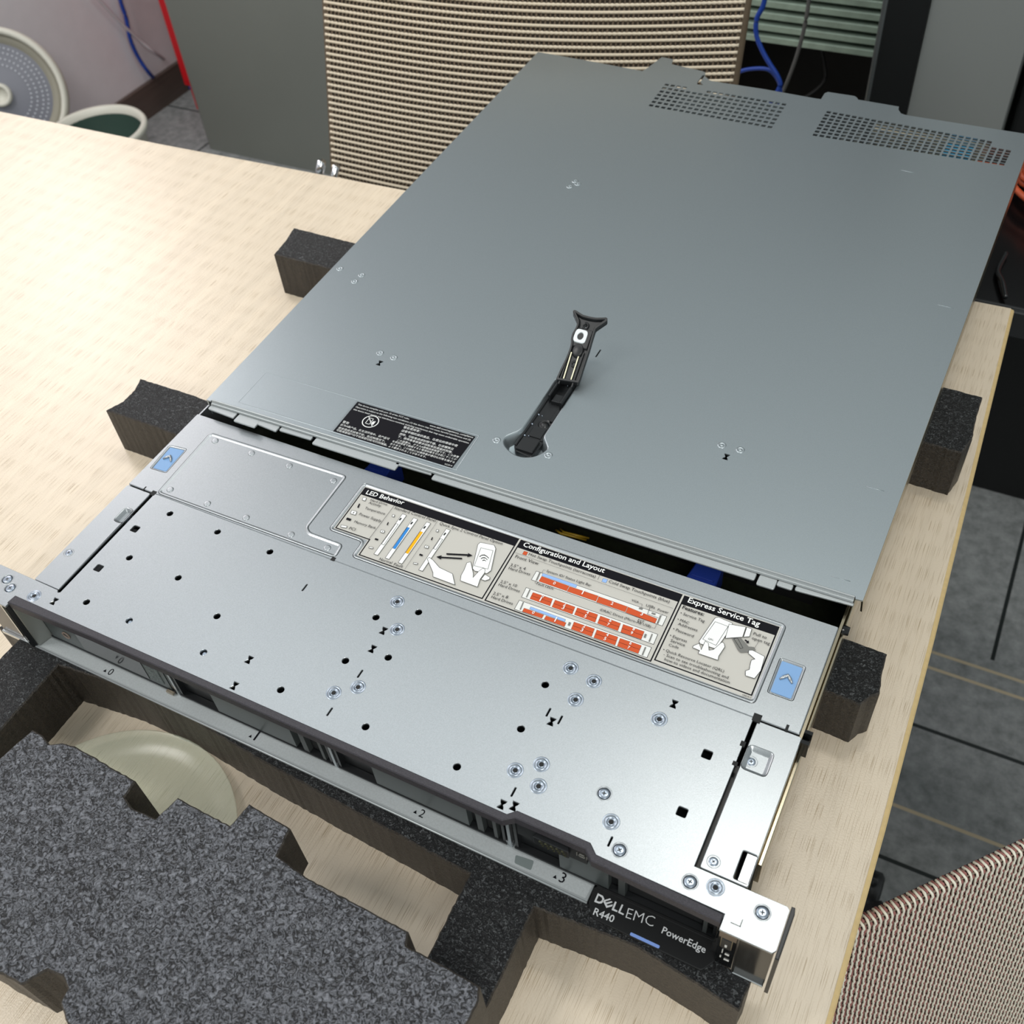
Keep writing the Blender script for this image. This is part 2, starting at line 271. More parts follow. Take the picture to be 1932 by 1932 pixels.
DD = json.loads(r'''{"hole":[[42.8,74.4],[79.9,74.3],[43.1,36.4],[80.5,36.3],[42.2,0.2],[119.1,23.3],[118.9,74.3],[202.3,59.3],[222.3,72.0],[202.4,28.1],[222.5,39.4],[180.8,-1.5],[234.0,-1.5],[306.5,58.6],[306.6,30.3],[287.4,-1.6]],"holescrew":[[74.4,0.2],[127.5,0.5]],"sq":[[30.8,55.8],[31.1,22.7],[395.3,55.3],[395.0,22.3]],"rivet":[[207.6,73.4],[217.4,57.1],[207.7,8.6],[217.6,16.9],[314.2,73.2],[328.5,70.8],[324.5,56.9],[367.2,63.9],[324.5,16.9],[314.3,8.7],[328.3,5.9],[367.0,3.9],[421.0,-5.0],[10.0,-9.1]],"screw":[[358.3,15.6],[375.9,-7.1],[410.0,-7.4],[443.0,-6.9],[-14.3,-6.4],[-7.7,-10.6]],"cscrew":[[416.2,6.0],[415.4,62.0],[19.2,62.2],[5.2,24.7]],"bow":[[24.0,-7.2],[153.7,7.0],[156.4,-9.8],[210.9,53.3],[211.7,40.6],[370.7,75.1],[318.8,40.4],[316.6,-9.9],[322.3,-8.2]],"slot":[[153.4,60.5],[214.1,24.4],[212.1,-1.8],[315.0,44.6],[322.3,43.1],[318.7,-1.8],[370.4,-5.1]],"pad":[[21.0,142.7],[127.5,145.0],[128.6,99.3],[132.3,96.5],[156.2,96.5],[157.4,86.1],[23.6,85.0]],"dimple":[[28.5,137.9],[58.1,137.9],[87.8,138.1],[121.6,138.2],[29.2,90.9],[59.1,90.7],[88.9,90.8],[122.5,90.7],[148.7,90.7]],"btnL":[[4.2,121.3],[15.0,122.7],[16.1,102.5],[5.9,101.9]],"btnR":[[411.7,122.2],[422.6,122.1],[422.5,102.1],[411.9,102.1]],"text":[["A","LED Behavior",146.77,136.24,172.95,137.59,2,1],["A","Hard Drive",152.47,132.37,164.05,133.05,1,0],["A","Activity",152.72,130.06,161.14,130.51,1,0],["A","Temperature",152.83,125.48,166.8,126.05,1,0],["A","Power Supply",152.35,119.76,167.78,120.04,1,0],["A","Memory Bank",152.88,113.45,167.62,114.15,1,0],["A","PCI",152.91,107.64,156.9,108.02,1,0],["A","Standard Control Panel",169.46,132.59,197.87,133.25,1,0],["A","Quick Sync 2 Control Panel Option",201.0,132.53,242.68,133.29,1,0],["A","Normal",182.22,94.68,190.55,95.1,1,0],["A","Fault",192.18,94.64,197.89,95.2,1,0],["B","Configuration and Layout",254.05,137.25,304.77,137.83,2,1],["B","Hot Swap Touchpoints (terracotta)",260.12,132.57,301.7,132.65,1,0],["B","Cold Swap Touchpoints (blue)",309.82,132.66,345.59,132.83,1,0],["B","Front View",253.85,127.8,268.33,128.23,1,0],["B","3.5\" x 4",254.06,121.14,263.28,121.85,1,0],["B","Hard Drives",254.22,118.77,267.41,119.53,1,0],["B","2.5\" x 10",254.35,108.34,264.24,109.03,1,0],["B","Hard Drives",254.39,105.98,267.38,106.47,1,0],["B","2.5\" x 8",254.37,99.24,263.34,99.86,1,0],["B","Hard Drives",254.66,96.7,267.77,97.19,1,0],["B","System ID/ Status Light Bar",274.79,125.59,302.09,126.07,0,0],["B","Fault LEDs",273.56,115.4,283.81,115.7,0,0],["B","VGA",326.28,125.95,330.45,125.99,0,0],["B","USBs",334.93,125.7,339.86,126.1,0,0],["B","Power",341.65,125.6,347.78,125.91,0,0],["B","iDRAC Direct (Micro-AB USB)",313.2,113.03,342.5,113.52,0,0],["B","EST",334.57,114.73,338.06,114.85,0,0],["B","0",281.87,119.22,283.22,119.22,2,1],["B","1",299.39,119.38,300.71,119.38,2,1],["B","2",316.86,119.26,318.16,119.27,2,1],["B","3",334.28,119.14,335.55,119.14,2,1],["B","0",279.97,108.51,281.32,108.52,2,1],["B","1",280.07,105.66,281.41,105.68,2,1],["B","2",293.49,108.38,294.81,108.39,2,1],["B","3",293.6,105.74,294.92,105.76,2,1],["B","4",307.09,108.31,308.39,108.32,2,1],["B","5",307.06,105.48,308.36,105.5,2,1],["B","6",320.51,108.42,321.79,108.43,2,1],["B","7",320.5,105.64,321.77,105.65,2,1],["B","8",334.12,108.31,335.38,108.32,2,1],["B","9",334.12,105.58,335.37,105.6,2,1],["B","0",280.01,96.33,281.34,96.35,2,1],["B","1",293.55,96.46,294.86,96.48,2,1],["B","2",309.21,99.29,310.5,99.31,2,1],["B","3",309.1,96.41,310.38,96.43,2,1],["B","4",322.78,99.21,324.04,99.23,2,1],["B","5",322.66,96.29,323.92,96.31,2,1],["B","6",336.09,99.21,337.33,99.22,2,1],["B","7",336.22,96.36,337.46,96.38,2,1],["C","Express Service Tag",354.37,137.45,394.41,137.5,2,1],["C","Features:",353.24,132.22,365.41,132.21,2,0],["C","• Service Tag",353.56,128.4,367.28,128.28,1,0],["C","• MAC",353.56,123.97,360.06,123.8,1,0],["C","Addresses",355.01,121.21,365.83,121.23,1,0],["C","• Password",353.69,117.1,365.26,116.81,1,0],["C","• Express",353.71,112.43,363.25,112.33,1,0],["C","Service",355.26,109.45,363.2,109.56,1,0],["C","Code",355.43,106.57,360.76,106.9,1,0],["C","• Quick Resource Locator (QRL)",353.78,102.62,387.08,102.65,1,0],["C","- Scan to see troubleshooting and",355.14,99.84,390.31,99.87,1,0],["C","how-to videos and documentation",356.59,97.26,391.94,97.43,1,0],["C","Pull to",393.25,131.21,400.33,131.27,1,0],["C","open tag",393.44,128.19,403.06,128.38,1,0],["C","QRL",372.74,118.83,375.64,119.09,1,0],["C","19410-2",400.06,93.42,404.59,93.7,1,0],["D","This device complies with part 15 of the FCC rules.",104.03,196.48,143.01,197.32,1,1],["D","Operation is subject to the following two conditions: (1) this device may not cause harmful interference and (2)",103.97,193.88,188.77,195.57,1,1],["D","this device must accept any interference received, including interference that may cause undesirable operation.",103.9,191.29,189.39,192.81,1,1],["D","www.dell.com/regulatory_compliance",158.21,197.25,189.25,198.16,1,1],["D","警告",103.88,178.22,108.49,178.46,1,1],["D","此为A级产品，在生活环境中，该产品可",104.0,175.6,140.47,176.23,1,1],["D","能会造成无线电干扰，在这种情况下，",104.37,172.62,139.21,173.29,1,1],["D","可能需要用户对干扰采取切实可行的措施。",104.32,170.29,142.19,170.94,1,1],["D","警告使用者：",143.36,189.2,155.55,189.78,1,1],["D","這是甲類的資訊產品，在居住的環境中使",143.7,186.07,183.76,187.53,1,1],["D","用時，可能會造成射頻干擾，在這種情況",144.04,182.96,182.79,183.98,1,1],["D","下，使用者會被要求採取某些適當的對策。",144.35,180.42,183.73,181.24,1,1],["D","この装置は、クラスA情報技術装置です。この装置",145.74,177.62,189.21,179.27,1,1],["D","を家庭環境で使用すると電波妨害を引き起こすことが",143.4,175.44,189.06,176.89,1,1],["D","あります。この場合には使用者が適切な対策を講ずる",143.35,173.02,189.1,174.22,1,1],["D","よう要求されることがあります。",143.54,170.72,170.46,171.4,1,1],["D","VCCI-A",183.97,170.91,189.3,171.24,1,1],["E","EMC",384.7,-20.4,398.07,-18.86,-1,1],["E","R440",370.06,-25.6,380.28,-25.11,1,1],["E","PowerEdge",402.59,-19.76,424.05,-19.87,1,1],["F","▲0",50.35,-17.51,56.67,-17.22,0,0],["G","▲1",157.14,-16.65,162.95,-16.82,0,0],["H","▲2",264.02,-16.6,270.13,-16.69,0,0],["H","▲3",344.5,-16.81,350.6,-17.13,0,0]],"labA":[[143.14,141.36],[144.34,105.55],[168.22,105.84],[168.77,93.51],[250.51,94.33],[249.66,141.92]],"labB":[[250.75,141.71],[251.82,93.96],[350.7,93.88],[350.09,141.76]],"labC":[[351.13,141.53],[351.61,95.57],[404.49,95.55],[404.24,142.01]],"poly":[[0,[143.14,141.36],[249.66,141.92],[249.83,135.79],[144.19,135.14]],[0,[250.75,141.71],[350.09,141.76],[350.06,136.02],[251.32,135.62]],[0,[351.13,141.53],[404.24,142.01],[403.76,135.89],[351.21,135.32]],[2,[256.39,134.68],[258.68,134.78],[258.84,132.18],[256.43,132.21]],[3,[305.84,134.63],[308.45,134.76],[308.54,132.26],[306.05,132.18]],[7,[269.15,124.42],[347.74,124.54],[347.82,117.45],[269.27,117.43]],[7,[269.08,111.58],[347.61,111.66],[347.98,104.51],[269.64,104.29]],[7,[269.54,102.18],[347.74,102.49],[347.99,95.28],[269.76,95.29]],[2,[273.72,122.11],[290.79,121.95],[290.78,118.34],[273.73,118.28]],[2,[291.16,121.86],[308.33,122.15],[308.53,118.29],[291.19,118.19]],[2,[308.76,121.93],[325.72,121.87],[326.01,118.12],[309.07,117.95]],[2,[326.08,121.79],[343.37,120.77],[343.48,117.65],[326.42,117.9]],[3,[273.36,124.28],[294.49,124.42],[294.62,122.37],[273.55,122.47]],[2,[274.25,109.82],[286.12,110.14],[286.49,107.81],[274.42,107.62]],[2,[274.44,107.43],[286.52,107.62],[286.89,105.3],[274.61,105.24]],[2,[287.78,110.05],[299.75,110.16],[300.03,107.76],[287.98,107.65]],[2,[288.0,107.45],[300.06,107.56],[300.34,105.16],[288.2,105.07]],[2,[301.2,110.16],[313.17,110.44],[313.52,107.9],[301.41,107.83]],[2,[301.43,107.64],[313.55,107.69],[313.89,105.16],[301.64,105.33]],[2,[314.91,110.16],[326.72,110.06],[326.96,107.63],[315.16,107.7]],[2,[315.18,107.5],[326.98,107.43],[327.21,105.01],[315.42,105.05]],[2,[328.34,109.99],[340.27,110.19],[340.46,107.66],[328.69,107.5]],[2,[328.72,107.29],[340.47,107.45],[340.66,104.93],[329.07,104.82]],[2,[303.55,100.74],[315.38,101.08],[315.66,98.57],[303.8,98.37]],[2,[303.82,98.17],[315.68,98.36],[315.96,95.87],[304.06,95.82]],[2,[316.9,100.97],[328.89,101.23],[329.19,98.66],[317.15,98.45]],[2,[317.17,98.24],[329.22,98.45],[329.53,95.89],[317.42,95.74]],[2,[330.39,100.97],[342.31,101.21],[342.49,98.66],[330.64,98.46]],[2,[330.66,98.25],[342.5,98.45],[342.68,95.91],[330.91,95.75]],[2,[274.63,98.09],[286.37,98.33],[286.4,95.93],[274.69,95.68]],[2,[287.95,98.23],[299.7,98.47],[299.96,95.81],[287.92,95.81]],[3,[277.55,100.36],[298.5,100.33],[298.69,98.82],[277.66,98.78]],[6,[271.27,124.05],[272.09,124.06],[272.78,118.12],[271.91,118.08]],[6,[343.99,123.67],[344.88,123.67],[345.27,117.89],[344.39,117.9]],[6,[271.5,110.96],[272.17,111.0],[272.76,105.25],[272.1,105.21]],[6,[344.46,110.5],[345.1,110.47],[345.54,105.18],[344.75,105.14]],[6,[272.05,101.63],[272.71,101.68],[273.4,96.24],[272.74,96.2]],[6,[344.35,101.21],[345.09,101.24],[345.42,95.86],[344.69,95.83]],[6,[341.18,109.03],[342.29,109.06],[342.51,106.53],[341.4,106.5]],[6,[301.0,99.61],[302.3,99.63],[302.51,97.34],[301.22,97.32]],[6,[331.92,123.96],[333.93,124.04],[333.92,122.99],[331.91,122.91]],[6,[339.39,123.64],[341.6,123.65],[341.52,122.58],[339.36,122.58]],[8,[176.14,131.42],[179.28,131.31],[179.74,97.51],[176.89,97.47]],[8,[184.01,131.35],[187.13,131.24],[187.39,97.61],[184.57,97.57]],[8,[192.93,131.57],[196.02,131.47],[196.17,97.72],[193.37,97.68]],[8,[206.39,131.57],[209.43,131.46],[209.85,97.85],[207.1,97.81]],[8,[176.51,123.16],[178.3,123.22],[178.87,105.65],[177.02,105.72]],[4,[184.49,123.2],[186.11,123.27],[186.66,105.83],[184.87,105.83]],[5,[193.34,123.46],[195.04,123.49],[195.44,105.78],[193.67,105.78]],[8,[206.88,123.43],[208.67,123.5],[208.89,114.96],[207.06,114.85]],[1,[207.29,114.09],[208.84,114.08],[209.22,107.7],[207.43,107.76]],[8,[146.7,133.48],[149.01,133.9],[149.79,131.23],[147.51,131.01]],[0,[147.28,127.92],[148.09,128.08],[149.0,124.76],[147.89,124.84]],[8,[146.02,121.64],[149.79,121.87],[150.46,118.95],[146.71,118.72]],[0,[148.17,121.36],[147.84,119.75],[148.32,119.96],[148.43,119.09],[148.75,120.69],[148.27,120.49]],[0,[146.79,115.46],[149.99,115.38],[150.0,113.75],[146.89,113.68]],[8,[146.6,108.95],[150.77,109.67],[150.99,107.97],[147.26,107.26]],[8,[170.96,128.47],[172.58,128.77],[173.08,126.89],[171.49,126.73]],[0,[171.65,122.05],[172.21,122.16],[172.8,119.83],[172.03,119.88]],[8,[170.99,115.34],[173.62,115.51],[174.04,113.46],[171.42,113.28]],[0,[172.48,115.14],[172.23,114.02],[172.56,114.16],[172.62,113.55],[172.87,114.68],[172.54,114.53]],[0,[171.39,108.34],[173.62,108.3],[173.59,107.15],[171.43,107.1]],[8,[171.32,101.26],[174.23,101.77],[174.35,100.58],[171.75,100.07]],[8,[201.46,128.64],[203.03,128.94],[203.47,127.09],[201.92,126.93]],[0,[202.1,122.31],[202.65,122.42],[203.15,120.12],[202.41,120.18]],[8,[201.35,115.47],[203.89,115.64],[204.25,113.63],[201.71,113.46]],[0,[202.78,115.29],[202.51,114.18],[202.83,114.32],[202.88,113.72],[203.15,114.83],[202.82,114.68]],[0,[201.84,108.56],[203.99,108.51],[203.94,107.39],[201.85,107.34]],[8,[201.66,101.46],[204.48,101.97],[204.57,100.79],[202.04,100.3]],[0,[176.93,128.03],[177.8,128.05],[177.7,126.02],[176.83,126.0]],[0,[184.88,128.02],[185.75,128.04],[185.64,126.02],[184.78,126.0]],[0,[193.76,128.17],[194.61,128.18],[194.49,126.17],[193.63,126.16]],[0,[207.4,128.38],[208.24,128.39],[208.1,126.4],[207.26,126.39]],[0,[215.86,114.99],[227.94,119.39],[227.17,120.16],[230.75,119.51],[228.28,117.25],[228.11,118.2],[216.43,113.97]],[0,[226.02,115.6],[214.33,111.53],[214.17,112.56],[211.79,110.25],[215.26,109.65],[214.87,110.58],[226.44,114.6]],[8,[230.06,130.15],[238.61,131.53],[240.72,129.45],[245.75,114.02],[244.62,111.06],[237.18,109.87],[235.08,111.02],[229.48,128.01]],[8,[232.28,126.64],[239.98,127.6],[243.69,114.11],[235.1,113.1]],[8,[208.07,108.47],[211.47,107.41],[217.48,104.17],[226.6,103.18],[231.97,96.56],[217.3,96.65],[215.79,99.28],[207.74,106.63]],[8,[231.99,115.09],[230.15,113.45],[231.16,108.48],[231.52,104.1],[233.01,100.42],[244.31,100.37],[243.03,105.87],[243.18,111.25],[242.32,113.52],[240.49,113.79],[239.37,110.83],[238.42,105.08],[237.54,107.97]],[8,[243.71,110.26],[247.48,109.45],[247.91,108.01],[245.99,105.95],[243.3,105.99]],[0,[234.63,120.44],[235.29,122.03],[236.67,122.89],[238.52,122.5],[240.33,121.62],[240.24,121.16],[238.63,122.01],[236.83,122.2],[235.58,121.48],[235.11,120.06]],[0,[236.14,119.41],[236.58,120.49],[237.61,121.11],[238.87,120.85],[240.11,120.25],[240.01,119.79],[238.97,120.47],[237.78,120.42],[236.88,119.94],[236.61,119.03]],[0,[237.57,118.52],[237.8,119.09],[238.48,119.48],[239.15,119.34],[239.81,119.03],[239.71,118.57],[239.24,119.08],[238.64,118.8],[238.09,118.55],[238.04,118.14]],[8,[371.62,133.89],[372.95,134.83],[380.9,134.1],[381.76,132.38],[379.08,115.97],[378.18,114.69],[369.81,114.57],[368.8,115.84],[371.24,132.65]],[8,[372.26,131.33],[379.74,131.13],[377.96,116.84],[370.11,117.8]],[8,[379.45,132.76],[388.35,134.6],[388.83,127.52],[380.65,123.04]],[8,[388.58,134.7],[391.58,134.64],[392.01,129.28],[389.07,127.62]],[6,[383.89,124.62],[388.0,126.8],[393.52,123.1],[396.17,123.95],[397.54,122.53],[394.14,119.65],[390.77,117.81],[389.12,118.76]],[9,[384.63,124.82],[386.65,126.0],[391.27,121.08],[390.04,119.98]],[8,[369.47,114.76],[367.2,112.03],[367.07,110.61],[371.08,110.36],[371.03,108.3],[381.99,108.51],[381.53,111.32],[382.47,117.83],[381.51,119.79],[379.93,120.45],[377.4,113.86],[375.64,112.74],[373.92,116.75],[371.75,117.49],[371.68,110.97]],[8,[394.21,121.04],[396.06,121.86],[403.07,120.63],[403.95,111.42],[402.49,105.54],[397.62,105.3],[396.67,108.15],[398.21,109.82],[397.77,111.93],[397.3,115.71],[398.72,117.01],[394.66,118.88]],[0,[390.14,126.03],[390.7,126.76],[391.97,126.16],[392.39,126.83],[392.97,125.1],[391.4,124.68],[391.78,125.46]]],"line":[[0.2,[168.34,135.16],[168.35,105.63]],[0.12,[198.87,135.02],[199.71,94.75]],[0.12,[252.12,131.22],[348.76,130.35]],[0.15,[303.42,135.28],[303.57,132.2]],[0.12,[274.06,126.39],[272.75,126.25],[272.92,123.48]],[0.12,[273.35,115.82],[272.47,115.94],[272.15,117.59]],[0.12,[330.88,126.18],[332.58,126.28],[333.01,124.44]],[0.2,[337.34,125.55],[337.67,121.28],[343.78,121.35]],[0.12,[344.98,124.67],[345.06,123.35]],[0.12,[342.95,113.96],[344.76,114.13],[344.6,118.94]],[0.12,[397.33,128.55],[396.6,123.46]]],"perfA":[[134.1,670.6],[242.6,669.0],[243.3,627.8],[135.2,630.7]],"perfB":[[281.9,667.8],[430.1,660.4],[428.6,630.6],[282.0,627.5]],"lidrear":[[-6.8,693.8],[41.6,691.9],[103.3,688.3],[105.5,695.7],[110.0,720.2],[121.6,718.9],[123.7,709.4],[155.2,705.3],[159.0,703.3],[161.0,696.4],[167.6,690.5],[169.9,689.7],[218.0,689.9],[266.0,687.6],[269.6,687.9],[269.7,699.0],[271.6,702.2],[294.7,702.3],[297.5,700.2],[299.3,696.9],[334.1,695.8],[335.0,690.3],[338.5,684.8],[342.7,683.4],[436.4,683.3]],"lidslot":[[159.3,696.9],[162.9,679.9]],"liddim":[[8.1,321.2],[28.2,320.3],[27.6,311.5],[89.7,247.6],[101.3,246.8],[123.4,485.2],[124.1,494.0],[127.8,491.1],[333.2,251.6],[344.7,252.0],[203.9,202.5],[239.5,203.0]],"lidbow":[[95.1,238.3],[338.8,243.2]],"lidrect":[[26.1,200.3],[192.5,202.6],[193.7,169.4],[27.4,167.3]],"lidlab":[[102.3,199.2],[190.2,200.1],[190.0,170.0],[102.8,168.7]],"keyhole":[[212.7,270.6],[213.1,216.5],[208.6,210.9],[206.6,207.2],[207.3,203.2],[209.6,199.9],[213.8,197.0],[220.0,194.4],[226.0,194.6],[231.8,197.3],[235.5,201.9],[237.4,207.4],[236.8,209.7],[233.6,213.6],[230.4,217.1],[229.7,272.5]],"lidline":[[421.2,435.3],[431.8,435.3],[420.2,251.3],[430.4,251.5],[419.9,179.1],[430.1,179.7],[359.2,596.3],[369.5,595.8]],"lidslit":[[228.7,303.0]],"fork8":[[193.6,339.2],[219.1,339.7],[209.2,316.1],[212.4,301.8],[217.9,270.6],[228.8,273.6]],"fork20":[[200.5,325.1],[225.4,325.5],[215.7,302.5],[218.8,288.6],[224.1,258.2],[234.8,261.2]],"fork30":[[206.2,313.2],[230.6,313.7],[221.1,291.2],[224.2,277.6],[229.3,247.9],[239.8,250.8]],"fork40":[[212.0,301.4],[235.8,301.9],[226.5,279.9],[229.5,266.6],[234.6,237.6],[244.7,240.4]],"base8":[[219.8,201.6],[232.1,199.0],[230.9,211.5],[216.0,213.7],[212.7,270.6],[229.7,272.5]],"base3":[[217.2,206.0],[229.6,203.3],[228.4,215.9],[213.4,218.3],[210.0,275.7],[227.2,277.6]],"base14":[[222.9,196.3],[235.0,193.7],[233.9,206.1],[219.2,208.3],[215.9,264.4],[232.7,266.3]],"tabs":[[4.3,161.0],[26.6,160.1],[28.2,158.0],[45.7,158.1],[44.8,161.5],[61.2,160.4],[62.5,162.3],[87.4,163.0],[90.0,160.4],[152.8,161.1],[177.6,163.3],[382.3,166.4],[383.9,164.2],[394.0,164.4],[394.2,168.0],[402.9,168.0],[404.2,168.6],[435.5,170.8]],"bezelback":[[0.1,-14.2],[321.2,-13.7],[324.8,-10.1],[362.7,-10.0],[367.2,-14.0],[428.4,-15.7]],"bezelfront":[[-0.7,-20.2],[59.6,-17.6],[247.4,-17.7],[322.3,-17.4],[326.3,-13.8],[330.4,-13.2],[361.6,-13.8],[365.4,-17.7],[428.2,-19.9]],"plate":[[365.3,-12.6],[424.8,-12.2],[428.3,-9.2],[429.7,-15.2],[429.3,-21.3],[425.3,-27.7],[370.4,-27.2],[365.9,-20.9]],"vga":[[336.0,-12.4],[352.9,-13.4]],"led":[[389.6,-26.3],[404.3,-26.5]],"D":[[368.3,-19.4],[373.8,-18.6],[373.1,-15.4],[367.4,-15.6]],"DELL":[[368.5,-19.7],[383.3,-19.5],[383.0,-16.7],[367.6,-15.5]],"lipedge":[[-2.8,-12.2],[27.1,-12.1],[98.9,-11.8],[103.6,-10.8],[210.7,-10.9],[213.7,-9.2],[314.3,-11.1],[320.8,-6.0]],"lipnotch":[[322.8,-14.2],[332.6,-13.1],[333.3,-18.2],[324.1,-18.3]],"carrier":[[7.5,-9.7],[108.4,-14.1],[114.0,-14.3],[215.5,-13.8],[220.6,-14.8],[320.8,-14.1],[325.0,-12.1],[362.1,-12.4]],"cables_gap":[[130.1,177.2],[145.2,177.3],[348.0,182.6],[363.8,183.9],[200.2,172.9],[212.3,171.7],[214.1,175.4],[249.6,174.8],[264.3,178.8]],"bucket-560":[[-1370.2,1193.7],[-1325.6,1256.4],[-1182.2,1208.4]],"bucket-600":[[-1441.7,1248.1],[-1395.4,1313.3],[-1246.4,1263.5]],"disc":[[34.9,-60.2],[42.4,-53.7],[66.9,-26.7],[148.2,-27.1],[163.3,-38.2]],"discin":[[59.3,-65.0],[80.7,-54.4],[105.2,-47.7],[131.5,-51.1]],"cut":[[11.0,174.6],[296.2,100.8]],"padframe":[[23.5,85.0],[157.9,85.1]],"tabs5":[[9.2,157.1],[31.2,156.2],[32.8,154.1],[50.1,154.2],[49.3,157.7],[65.5,156.6],[66.7,158.4],[91.4,159.1],[93.9,156.5],[156.1,157.2],[153.6,161.6],[178.9,162.4],[180.6,159.4],[383.1,162.4],[384.7,160.3],[394.6,160.5],[394.9,164.0],[403.4,164.0],[404.7,164.6],[435.7,166.8]],"Ebars":[[372.71,-19.6],[375.41,-19.51],[374.07,-19.59],[375.69,-16.01],[375.41,-19.51],[377.18,-16.29],[374.19,-15.73]],"bD":[[368.12,-15.17],[370.87,-15.33],[372.12,-16.47],[372.23,-17.87],[371.68,-19.04],[370.61,-19.62],[368.19,-19.78]],"bDi":[[368.95,-16.09],[370.6,-16.27],[371.3,-17.04],[371.17,-18.05],[370.39,-18.7],[369.0,-18.78]],"bE":[[371.67,-17.41],[374.52,-14.96],[375.08,-15.36],[372.99,-17.33],[373.46,-17.69],[375.77,-15.87],[376.32,-16.26],[374.15,-18.38],[374.68,-18.78],[376.85,-17.07],[376.93,-18.08],[374.69,-20.01]],"bL1":[[377.17,-15.35],[378.07,-15.29],[378.15,-18.8],[380.12,-18.95],[380.02,-19.71],[377.32,-19.81]],"bL2":[[380.65,-15.23],[381.48,-15.2],[381.39,-18.96],[383.39,-18.98],[383.33,-19.76],[380.55,-19.71]],"arm":[[211.7,301.6,39.1],[211.6,302.3,39.5],[212.3,302.8,39.9],[213.6,302.7,39.8],[218.9,301.3,38.8],[224.0,301.2,38.8],[228.2,301.5,39.0],[232.4,302.4,39.6],[234.6,303.0,40.0],[235.9,302.6,39.7],[236.1,301.4,38.9],[233.4,298.7,37.1],[230.6,295.9,35.1],[230.7,292.1,32.5],[231.3,284.2,27.1],[231.5,275.2,21.0],[231.8,268.8,16.6],[231.7,264.8,13.9],[216.1,263.3,12.9],[216.8,269.5,17.1],[217.7,275.3,21.0],[218.1,280.9,24.9],[217.8,284.4,27.3],[216.6,287.2,29.2],[216.3,290.1,31.2],[217.2,293.1,33.2],[217.3,295.4,34.8],[216.6,297.3,36.1]],"armf":[[223.0,296.3,35.4],[221.9,289.8,31.0],[222.6,282.1,25.7],[219.9,280.4,24.5],[220.8,264.8,13.8],[225.4,280.7,24.7],[225.9,265.0,14.0],[223.9,274.9,20.7]],"based":[[216.5,236.5,6.0],[216.5,227.0,6.0],[216.7,215.9,6.0],[219.2,236.1,6.0],[219.3,216.2,6.0],[216.9,268.3,6.0],[222.1,268.3,6.0],[223.4,228.0,6.0]]}''')
# ================================================================== setting
f = MB(); f.box(-2300, 2600, -1600, 3300, -860, -834); tag(f.build('floor', carpet_mat()), kind='structure')
wallm = mat('white_wall_paint', (226, 222, 226), .7, 0, .02, 30)
wl = MB(); wl.box(-1760, -1700, -1600, 3300, -834, 1966); tag(wl.build('wall_left', wallm), kind='structure')
wb = MB(); wb.box(-1700, 2600, 3240, 3300, -834, 1966); tag(wb.build('wall_back', mat('grey_wall_paint', (120, 122, 122), .8)), kind='structure')
bb = MB(); bb.box(-1700, -1688, -1600, 3240, -834, -752, 2); tag(bb.build('baseboard_left', mat('brown_baseboard', (88, 76, 70), .45, 0, .12, 60, stretch=(1, .1, 3))), kind='structure')

# ================================================================== table
tb = thing('table', 'beige wood grain laminate table carrying the open server and the dark foam pieces', 'table', (-100, 150, -834))
t = MB(); t.sheet([(-1250, -700), (488, -700), (484.4, -8), (483.6, 99), (480.4, 234), (468.8, 580), (-99, 562), (-398, 550), (-634, 545), (-1250, 530)], [], -109, -84, .6)
to = t.build('tabletop', wood, tb)
e = MB()
P = [(487.9, -698), (484.3, -8), (483.5, 99), (480.3, 234), (468.7, 579)]; n_ = len(P)
pr = [(0, -84.4), (2.0, -84.7), (2.8, -85.8), (2.8, -108.6), (0, -108.6)]
e.add([(x+dx, y, z) for dx, z in pr for x, y in P], [(r*n_+i, (r+1)*n_+i, (r+1)*n_+i+1, r*n_+i+1) for r in range(4) for i in range(n_-1)])
e.build('edge_band', edgeband, to)
legm = mat('grey_table_leg', (120, 122, 124), .4, .6)
for lx, ly in ((-1180, -620), (420, -620), (-1180, 470), (400, 500)):
    g = MB(); g.box(lx-25, lx+25, ly-25, ly+25, -834, -109, 2); g.build('leg', legm, tb)

# ================================================================== foam
def rough_loop(p, step=2.2, amp=.28):
    out = []; p = ccw(p)
    for i in range(len(p)):
        a, b = p[i], p[(i+1) % len(p)]; L = math.hypot(b[0]-a[0], b[1]-a[1]); k = max(1, int(L/step)); nx, ny = -(b[1]-a[1])/L, (b[0]-a[0])/L
        for j in range(k):
            w_ = random.uniform(-amp, amp) if j else 0
            out.append((a[0]+(b[0]-a[0])*j/k+nx*w_, a[1]+(b[1]-a[1])*j/k+ny*w_))
    return out
def foam(name, label, poly, z0, z1, mt, group=None):
    x = sum(q[0] for q in poly)/len(poly); y = sum(q[1] for q in poly)/len(poly)
    b = MB(); lp = rough_loop(poly); b.mat(1).sheet(lp, [], z0, z1, .8)
    n = len(lp)
    ntop = len(tessellate_polygon([[Vector((a, c, 0)) for a, c in off(lp, .8)]]))
    for i in range(ntop): b.m[i] = 0
    o = b.build(name, [mt, foam_side])
    for v in o.data.vertices: v.co.x -= x/1000; v.co.y -= y/1000; v.co.z -= (z0+Z0)/1000
    o.location = (x/1000, y/1000, (z0+Z0)/1000)
    return tag(o, label, 'foam', group)
foam('foam_block', 'long dark foam bar under the server, nearer one of the two with ends sticking out', [(-110, 163.2), (-60, 163.5), (454.5, 141.5), (458, 149), (462, 153), (460, 166), (459.4, 180), (440, 181), (-60, 202.5), (-109.9, 202), (-105, 190), (-104.5, 176)], -84, -43.2, foam_top, 'foam bars under the server')
